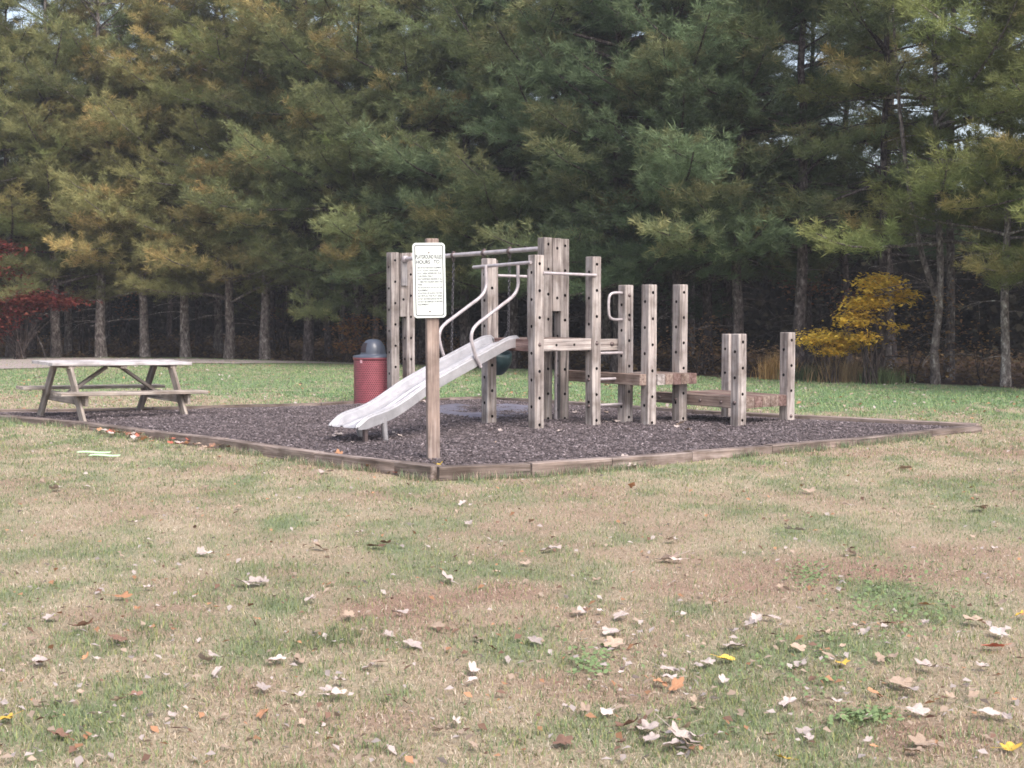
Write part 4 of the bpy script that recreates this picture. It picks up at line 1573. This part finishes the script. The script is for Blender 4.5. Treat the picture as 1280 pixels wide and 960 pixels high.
def build_understory():
    YEL, RED, BRN, RUST = (.84, .60, .10), (.185, .04, .042), (.20, .105, .065), (.30, .13, .07)
    p = at(1085, -.7)
    shrub('yellow_sapling', 'sapling', p, 2.2, [(.22, 0, 1.98, .42, .35, .16, 3), (-.05, 0, 1.62, .42, .35, .15, 3.4), (-.28, 0, 1.25, .32, .3, .13, 2.2), (-.08, 0, .92, .25, .25, .12, 1.4), (.62, 0, 1.75, .25, .2, .12, 1.0), (.5, 0, 1.15, .14, .15, .1, .35)],
          YEL, .35, 'tall yellow leaved sapling at the edge of the wood, right of the low deck', 21, lsize=.09, per=300)
    p = at(1036, -.9)
    shrub('yellow_bush', 'bush', p, 1.0, [(-.12, 0, .88, .55, .4, .13, 3.4), (.3, 0, .72, .4, .35, .13, 2.2), (0, 0, .6, .2, .25, .1, .9)],
          YEL, .35, 'low spreading yellow bush beside the foot of the tall yellow sapling', 22, lsize=.08, per=320)
    p = at(28, -1.6)
    shrub('red_maple', 'maple', p, 2.6, [(-1.0, -.4, 1.0, .6, .5, .35, 4), (-.4, -.4, 1.45, .8, .5, .3, 4), (.2, -.3, 1.75, .9, .5, .25, 4.4), (1.05, -.2, 1.66, .7, .4, .18, 3.6), (-.9, -.4, 2.6, .8, .5, .25, 2.6), (-.4, .1, 3.2, .6, .5, .25, 1.6)],
          RED, .14, 'small dark red maple at the left edge of the wood', 23, lsize=.12, per=240)
    p = at(100, 2.0)
    shrub('red_sapling', 'sapling', p, 5.0, [(.2, 0, 4.9, .6, .5, .3, 2.0), (-.3, 0, 4.3, .5, .5, .25, 1.2)], RED, .15, 'slender sapling with red leaves high up behind the red maple', 24, lsize=.12, per=150)
    p = at(155, 2.4)
    shrub('rust_sapling', 'sapling', p, 2.4, [(0, 0, 2.0, .4, .4, .3, 1.2), (.1, 0, 1.3, .4, .4, .4, 1.2)], RUST, .1, 'faint rust red sapling between trunks behind the picnic table', 25, lsize=.1)
    p = at(436, -.4)
    shrub('brown_shrub', 'shrub', p, 1.1, [(0, 0, .95, .42, .35, .2, 2.6), (.35, 0, 1.2, .35, .3, .14, 1.6), (.3, 0, .5, .4, .35, .2, 2.0), (-.1, 0, .45, .35, .3, .2, 1.4)], RUST, .5, 'rusty brown leafed shrub left of the trash can lid', 26, lsize=.095, per=110)
    p = at(880, .6)
    shrub('brown_shrub', 'shrub', p, 1.0, [(-.4, 0, .7, .7, .5, .3, 3), (.4, 0, .5, .6, .5, .25, 2.6), (.1, 0, 1.15, .4, .4, .25, 1.4)], (.24, .135, .085), .3, 'low brown thicket seen between the middle and short posts', 27, lsize=.085)
    p = at(1030, 2.0)
    shrub('brown_sapling', 'sapling', p, 2.4, [(-.3, 0, 1.95, .8, .5, .25, 2.4), (.4, 0, 1.7, .5, .5, .25, 1.6)], (.27, .12, .08), .15, 'brown leafed sapling behind and left of the tall yellow sapling', 28, lsize=.095)
    p = at(1140, .8)
    shrub('brown_shrub', 'shrub', p, 1.4, [(0, 0, .9, .6, .5, .5, 2.6), (.4, 0, 1.5, .5, .4, .3, 1.3)], (.25, .14, .075), .5, 'tangled brown shrub between yellow sapling and forked trunk', 29, lsize=.085)
    p = at(1222, .7)
    shrub('brown_shrub', 'shrub', p, 1.2, [(0, 0, .8, .6, .5, .5, 2.8), (-.3, 0, 1.8, .5, .4, .3, 1.0)], (.22, .115, .07), .5, 'brown thicket between forked trunk and the pale right hand trunk', 30, lsize=.085)
    p = at(345, 1.4)
    shrub('brown_sapling', 'sapling', p, 1.8, [(0, 0, 1.4, .5, .4, .4, 1.8)], BRN, .3, 'thin brown leafed sapling among trunks left of the trash can', 31, lsize=.09)
    p = at(580, 1.2)
    shrub('brown_shrub', 'shrub', p, .8, [(0, 0, .6, .6, .5, .3, 2.4)], BRN, .5, 'dull brown shrub behind the swing chains', 32, lsize=.09)
    p = at(1085, -.25)
    shrub('green_weeds', 'weeds', p, .5, [(.25, 0, .22, .25, .2, .14, 1.2), (.7, 0, .15, .3, .2, .1, .8)], (.10, .14, .05), .4, 'tuft of weeds at the foot of the yellow sapling', 33, lsize=.06)
    # tall dry grass
    for px, w, n, h, c, lab in ((972, .42, 420, .62, (.42, .27, .12), 'clump of tall tan grass right of the short posts'),
                                (1062, .75, 420, .60, (.36, .26, .15), 'tangle of tan stems under the yellow bush'),
                                (1012, .5, 300, .42, (.12, .15, .07), 'dull green grass clump left of the yellow bush'),
                                (1105, .5, 300, .38, (.13, .17, .08), 'green grass clump right of the tan stems')):
        p = at(px, -.35)
        rng = np.random.default_rng(px)
        x, y = rng.normal(0, w * .45, n), rng.normal(0, .15, n)
        ln = rng.uniform(.5, 1.1, n) * h
        col = np.array(c) * rng.uniform(.6, 1.4, (n, 1))
        o = link('tall_grass', blade_mesh('tall_grass', x, y, np.zeros(n), ln, np.full(n, .014), rng.uniform(0, 6.28, n), rng.uniform(.05, .75, n), col, None), M['blade'])
        o.location = p
        tag(o, lab, 'grass clump', 'grass clumps at the edge of the wood')
    # thicket that closes the wood behind the last rows, and dead fern and litter on its floor
    rng = np.random.default_rng(77)
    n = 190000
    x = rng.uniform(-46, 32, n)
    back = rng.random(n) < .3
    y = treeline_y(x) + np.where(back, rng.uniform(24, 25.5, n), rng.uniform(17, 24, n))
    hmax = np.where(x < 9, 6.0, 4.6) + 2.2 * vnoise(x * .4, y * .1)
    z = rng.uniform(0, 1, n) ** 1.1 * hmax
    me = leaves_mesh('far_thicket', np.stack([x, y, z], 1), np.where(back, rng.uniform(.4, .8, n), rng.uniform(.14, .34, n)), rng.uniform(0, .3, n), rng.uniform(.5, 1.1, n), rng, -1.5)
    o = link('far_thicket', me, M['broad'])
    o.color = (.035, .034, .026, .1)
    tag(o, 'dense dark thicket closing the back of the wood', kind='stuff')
    n = 26000
    x = rng.uniform(-24, 16, n)
    y = treeline_y(x) + rng.uniform(0, 1, n) ** 1.4 * 22 + .3
    z = np.abs(rng.normal(0, .16, n)) * (.3 + 1.6 * vnoise(x * .8, y * .5)) + .02
    me = leaves_mesh('undergrowth', np.stack([x, y, z], 1), rng.uniform(.06, .16, n), rng.uniform(0, .6, n), rng.uniform(.5, 1.3, n), rng, .4)
    o = link('undergrowth', me, M['broad'])
    o.color = (.15, .10, .07, .35)
    tag(o, 'low brown undergrowth and litter on the forest floor', kind='stuff')
    # leaning dead stem at the left
    a, b = at(58, -.1), at(40, .3)
    wd = Wood()
    wd.tube(np.array([(0, 0, -.05), (-.16, .1, .35), (-.40, .3, .75), (-.62, .5, 1.0)]), [.035, .03, .02, .008], 6)
    o = link('dead_stem', wd.mesh('dead_stem'), M['bark'])
    o.color = (1.3, 1.2, 1.15, 1)
    o.location = a
    tag(o, 'bare leaning dead stem beside the mottled trunk by the red maple', 'dead stem')


build_understory()


# ------------------------------------------------------------------ fallen leaves
def leaf_variants():
    out = []
    for k in range(8):
        rng = np.random.default_rng(100 + k)
        n = 40
        vs, fs = [(0, 0, 0)], []
        curl = rng.uniform(.05, .45)
        tw = rng.normal(0, .25)
        fold = rng.uniform(-.15, .4)
        for ring, q in ((.5, 0), (1.0, 1)):
            for i in range(n):
                a = i * math.tau / n
                lob = .56 + .32 * abs(math.cos(2.5 * a + .0)) ** 1.2 + .12 * math.cos(a)
                lob += .035 * math.sin(17 * a + k)
                r = lob * ring
                x, y = math.cos(a) * r, math.sin(a) * r * (.9 - .1 * (k % 3))
                z = curl * (r ** 2) * .5 * (1 + .6 * math.sin(2 * a + k)) + fold * abs(y) * .5 + tw * x * y + .05 * math.sin(5 * a + k) * ring
                vs.append((x * .5, y * .5, z * .5))
        fs += [(0, 1 + i, 1 + (i + 1) % n) for i in range(n)]
        fs += [(1 + i, 1 + n + i, 1 + n + (i + 1) % n, 1 + (i + 1) % n) for i in range(n)]
        # stalk
        b = len(vs)
        for t in range(5):
            x = -.12 - .16 * t
            vs += [(x, -.008, .02 + .02 * t), (x, .008, .02 + .02 * t), (x, 0, .034 + .02 * t)]
        for t in range(4):
            fs += [(b + t * 3 + j, b + t * 3 + (j + 1) % 3, b + t * 3 + 3 + (j + 1) % 3, b + t * 3 + 3 + j) for j in range(3)]
        me = bpy.data.meshes.new('fallen_leaf')
        me.from_pydata(vs, [], fs)
        me.polygons.foreach_set('use_smooth', [True] * len(fs))
        me.materials.append(M['leaf'])
        out.append(me)
    return out


LC = {'P': (.55, .47, .445), 'T': (.47, .36, .285), 'B': (.24, .145, .11), 'Y': (.68, .47, .10), 'O': (.50, .27, .16), 'R': (.55, .17, .12)}
LN = {'P': 'pale dry', 'T': 'tan', 'B': 'dark brown', 'Y': 'yellow', 'O': 'orange brown', 'R': 'red'}
LEAVES = """70 615 24 P;406 593 26 P;378 577 26 P;392 579 24 P;256 612 18 T;109 612 16 P;167 657 18 P;299 638 20 T;251 696 26 P;262 697 22 P;400 690 34 T;472 688 36 B;482 684 26 B;450 670 20 P;585 658 20 P;578 633 18 P
305 734 30 P;318 733 28 P;330 732 24 P;560 730 38 P;187 740 18 P;152 752 34 O;62 778 22 P;105 789 38 B;150 807 32 B;50 832 34 P;55 835 24 B;258 832 34 P;268 826 28 P;272 846 24 P;347 832 32 P;372 833 36 T;388 755 28 P;435 776 28 T;502 772 26 P;545 789 26 T;515 813 36 P;485 800 22 P;462 841 32 P;474 835 26 T;599 805 32 T;592 844 36 P;590 858 28 P;424 858 28 P;419 876 38 P;412 870 26 P;328 866 28 P;375 877 26 P;330 900 38 O;378 910 24 T;405 912 22 B;569 910 30 P;550 922 22 T;592 941 28 T;75 928 36 B;8 907 34 Y;150 882 26 T;168 877 30 B;2 847 18 P
837 704 38 P;846 705 24 P;840 679 28 P;1062 696 34 P;1010 617 24 T;1132 589 26 T;1225 639 34 T;790 610 22 O;1060 635 16 P;990 666 22 P;1000 667 18 P;745 731 22 T;777 776 34 P;764 796 34 P;767 811 36 T;758 808 28 T;668 808 36 P;962 778 30 P;946 780 26 P;937 786 28 P;918 815 38 P;906 831 36 Y;885 835 28 P;835 845 34 P;837 855 34 P;825 860 26 O;845 866 32 O;905 858 26 P;1052 836 40 Y;1035 827 34 T;1002 835 30 P;997 817 34 T;1076 789 34 P;1082 796 26 P;1030 797 28 T;1220 783 40 T;1249 799 40 P;1242 816 38 R;1275 774 22 Y;1157 762 22 O;1112 786 28 B;1160 841 38 P;1226 839 24 P;986 886 38 P;1017 884 26 T;1042 884 30 P;1145 897 40 P;1125 862 44 T;1138 870 36 P;1095 875 30 O;1232 899 36 P;1257 903 24 P;1262 945 38 Y;1155 938 46 T;1145 948 34 T;1010 922 28 P;1010 932 30 P;732 897 36 T;760 897 28 P;705 937 44 B;850 930 62 P;872 930 50 P;843 940 48 P;862 940 44 T;835 925 34 P;852 918 36 T;810 920 46 P;840 907 36 T;815 932 30 P;782 916 44 B;800 914 30 B;980 957 26 Y;1115 828 24 T;685 692 28 P;695 690 22 P;656 709 20 T;620 720 18 T;726 771 28 P;717 773 22 T;750 770 18 P;665 655 18 T;548 591 26 Y;423 577 24 O;1244 690 14 P;1195 720 16 T;1100 830 26 T;780 582 26 P;762 584 20 P;790 586 24 P;660 592 18 O;1225 528 16 B;860 545 16 T;1250 760 20 T;1190 880 24 T;1215 878 22 T"""


def build_leaves():
    var = leaf_variants()
    rnd = random.Random(3)
    items = []
    for tok in LEAVES.replace('\n', ';').split(';'):
        a, b, c, k = tok.split()
        items.append((float(a), float(b), float(c), k, True))
    # drift of leaves against the left border
    for i in range(46):
        t = rnd.random()
        x = 125 + 150 * t + rnd.uniform(-10, 10)
        y = np.interp(x, [90, 175, 280, 400], [533, 546, 561.5, 579]) + abs(rnd.gauss(0, 3)) + 2.5
        if i > 36:
            x = rnd.uniform(90, 520)
            y = np.interp(x, [90, 175, 280, 400, 520], [533, 546, 561.5, 579, 594]) + rnd.uniform(0, 4)
        items.append((x, y, rnd.uniform(10, 16), rnd.choice('OOBRTPO'), False))
    # smaller scattered ones on the near lawn
    while len(items) < 262:
        x, y = rnd.uniform(-20, 1300), 590 + 370 * rnd.random() ** 1.5
        sz = (y - 385) / 1.5 * rnd.uniform(.03, .06)
        items.append((x, y, sz, rnd.choice('PPPTTTBO'), False))
    mulch = [(500, 552, 12), (492, 548, 9), (612, 545, 10), (625, 545, 8), (560, 562, 9), (700, 545, 10), (760, 534, 12), (770, 533, 14), (850, 537, 16), (846, 540, 10), (720, 522, 12), (757, 521, 10), (620, 560, 8), (425, 551, 22), (420, 552, 14), (528, 508, 16), (520, 500, 14), (900, 545, 8), (440, 560, 8), (665, 540, 8)]
    for x, y, s in mulch:
        items.append((x, y, s, rnd.choice('PPT'), False))
    while len(items) < 300:
        x, y = rnd.uniform(-10, 1290), rnd.uniform(470, 525)
        p = G(x, y)
        if p.y > float(treeline_y(np.array(p.x))) - .5 or inside(np.array([p.x]), np.array([p.y]), YARD)[0]:
            continue
        items.append((x, y, (y - 385) / 1.5 * .085, rnd.choice('PPPT'), False))
    for px, py, sz, k, hand in items:
        p = G(px, py)
        s = sz / F * p.y
        ins = inside(np.array([p.x]), np.array([p.y]), YARD)[0]
        o = bpy.data.objects.new('fallen_leaf', rnd.choice(var))
        COL.objects.link(o)
        flat = .22
        o.location = (p.x, p.y, (.065 if ins else .024 if hand or py > 590 else .05) + .03 * s)
        o.rotation_euler = (rnd.gauss(0, flat) + (.12 if hand else 0), rnd.gauss(0, flat), rnd.uniform(0, 6.28))
        q_ = s * rnd.uniform(.85, 1.05)
        o.scale = (q_, q_ * rnd.uniform(.65, 1), q_)
        c = LC[k]
        v = rnd.uniform(.7, 1.1)
        o.color = (*[min(.8, q * v) for q in c], 1)
        near, farr = py > 590, py < 527
        if ins:
            lab, gp = LN[k] + ' fallen leaf lying on the dark mulch', LN[k] + ' leaves on the mulch'
        elif near:
            lab, gp = LN[k] + ' fallen leaf on the open lawn in front of the playground', LN[k] + ' leaves on the near lawn'
        elif farr:
            lab, gp = LN[k] + ' fallen leaf on the green lawn behind the playground', LN[k] + ' leaves on the far lawn'
        else:
            lab, gp = LN[k] + ' fallen leaf lying close along the timber border', LN[k] + ' leaves along the border'
        special = {(850, 930): 'largest pale folded leaf in the heap at the bottom of the lawn', (1242, 816): 'red leaf lying near the right edge of the lawn',
                   (1052, 836): 'bright yellow maple leaf on the green patch at right', (8, 907): 'yellow leaf at the left edge of the near lawn',
                   (548, 591): 'yellow leaf against the near corner of the border', (1262, 945): 'yellow leaf at the bottom right corner of the lawn',
                   (423, 577): 'orange leaf leaning on the border left of its corner', (906, 831): 'dull yellow maple leaf beside a pale leaf on the near lawn',
                   (472, 688): 'large reddish brown leaf flat on the lawn below the border corner'}.get((int(px), int(py))) if hand else None
        tag(o, special or lab, 'leaf', None if special else gp)
    # the rest of the far lawn's leaf litter
    rng = np.random.default_rng(9)
    n = 850
    P = []
    while len(P) < n:
        x, y = rng.uniform(-30, 1310), rng.uniform(450, 530)
        p = G(x, y)
        if p.y > float(treeline_y(np.array(p.x))) - .2 or inside(np.array([p.x]), np.array([p.y]), YARD)[0]:
            continue
        P.append((p.x, p.y, .05))
    c = np.array([LC['P'], LC['T'], LC['T'], LC['P'], LC['O']])[rng.integers(0, 5, n)] * rng.uniform(.7, 1.05, (n, 1))
    me = leaves_mesh('leaf_litter', np.array(P), rng.uniform(.04, .085, n), np.zeros(n), np.ones(n), rng, .75)
    a = me.attributes.new('Col', 'FLOAT_COLOR', 'POINT')
    a.data.foreach_set('color', np.concatenate([np.repeat(c, 4, 0), np.ones((n * 4, 1))], 1).astype(np.float32).ravel())
    o = link('leaf_litter', me, M['blade'])
    tag(o, 'small pale fallen leaves scattered over the lawn behind the playground', kind='stuff')
    n = 2100
    P = []
    while len(P) < n:
        x, y = rng.uniform(-30, 1310), 535 + 425 * rng.random() ** 1.3
        p = G(x, y)
        if inside(np.array([p.x]), np.array([p.y]), YARD)[0]:
            continue
        P.append((p.x, p.y, .028))
    c = np.array([LC['T'], LC['P'], LC['T'], LC['P'], LC['O'], LC['B']])[rng.integers(0, 6, n)] * rng.uniform(.6, 1.05, (n, 1))
    me = leaves_mesh('leaf_crumbs', np.array(P), rng.uniform(.012, .046, n), np.zeros(n), np.ones(n), rng, .6)
    a = me.attributes.new('Col', 'FLOAT_COLOR', 'POINT')
    a.data.foreach_set('color', np.concatenate([np.repeat(c, 4, 0), np.ones((n * 4, 1))], 1).astype(np.float32).ravel())
    o = link('leaf_crumbs', me, M['blade'])
    tag(o, 'broken bits of dry leaf among the blades of the near lawn', kind='stuff')


build_leaves()


# ------------------------------------------------------------------ light, sky, camera
def build_light():
    el, az = R(48), R(150)
    w = bpy.data.worlds.new('World')
    S.world = w
    w.use_nodes = True
    n = w.node_tree
    bg = n.nodes['Background']
    sky = n.nodes.new('ShaderNodeTexSky')
    sky.sky_type = 'NISHITA'
    sky.sun_disc = False
    sky.sun_elevation = el
    sky.sun_rotation = az
    sky.air_density = 1.0
    sky.dust_density = 3.5
    sky.ozone_density = 1.0
    # thin overcast: the blue is mostly veiled
    hs = n.nodes.new('ShaderNodeHueSaturation')
    hs.inputs['Saturation'].default_value = .65
    n.links.new(sky.outputs[0], hs.inputs['Color'])
    n.links.new(hs.outputs[0], bg.inputs['Color'])
    bg.inputs['Strength'].default_value = .15
    s = bpy.data.lights.new('sun', 'SUN')
    s.energy = 1.35
    s.angle = R(30)
    s.color = (1.0, .93, .86)
    o = bpy.data.objects.new('sun', s)
    COL.objects.link(o)
    d = Vector((math.sin(az) * math.cos(el), math.cos(az) * math.cos(el), math.sin(el)))
    o.rotation_euler = d.to_track_quat('Z', 'Y').to_euler()
    o.location = d * 30


build_light()


def build_flare_veil():  # added volume that lifts the dark tones as lens flare would
    mb = MB()
    mb.box((0, 220, 7.75), 830, 580, 17.5)
    m = bpy.data.materials.new('flare_veil')
    m.use_nodes = True
    n = m.node_tree
    n.nodes.remove(n.nodes['Principled BSDF'])
    v = node(n, 'ShaderNodeVolumePrincipled', Density=.0012, Anisotropy=.2)
    v.inputs['Color'].default_value = (.86, .86, .93, 1)
    n.links.new(v.outputs[0], n.nodes['Material Output'].inputs['Volume'])
    tag(mb.build('veil', m), 'added thin haze over the field and wood', kind='stuff')


build_flare_veil()

cam = bpy.data.cameras.new('camera')
cam.sensor_width = 36
cam.lens = F / 1280 * 36
cam.clip_start = .05
cam.clip_end = 1200
co = bpy.data.objects.new('camera', cam)
COL.objects.link(co)
co.location = (0, 0, H)
co.rotation_euler = (R(90) - PITCH, 0, 0)
S.camera = co
S.view_settings.view_transform = 'Standard'
S.view_settings.look = 'None'
S.view_settings.exposure = 1.07
S.view_settings.gamma = 1.0
S.render.engine = 'CYCLES'
S.cycles.max_bounces = 5
S.cycles.diffuse_bounces = 3
S.cycles.glossy_bounces = 2
S.cycles.transmission_bounces = 3
S.cycles.use_denoising = True
S.cycles.denoiser = 'OPENIMAGEDENOISE'
S.cycles.denoising_input_passes = 'RGB_ALBEDO_NORMAL'
S.cycles.filter_width = 1.7
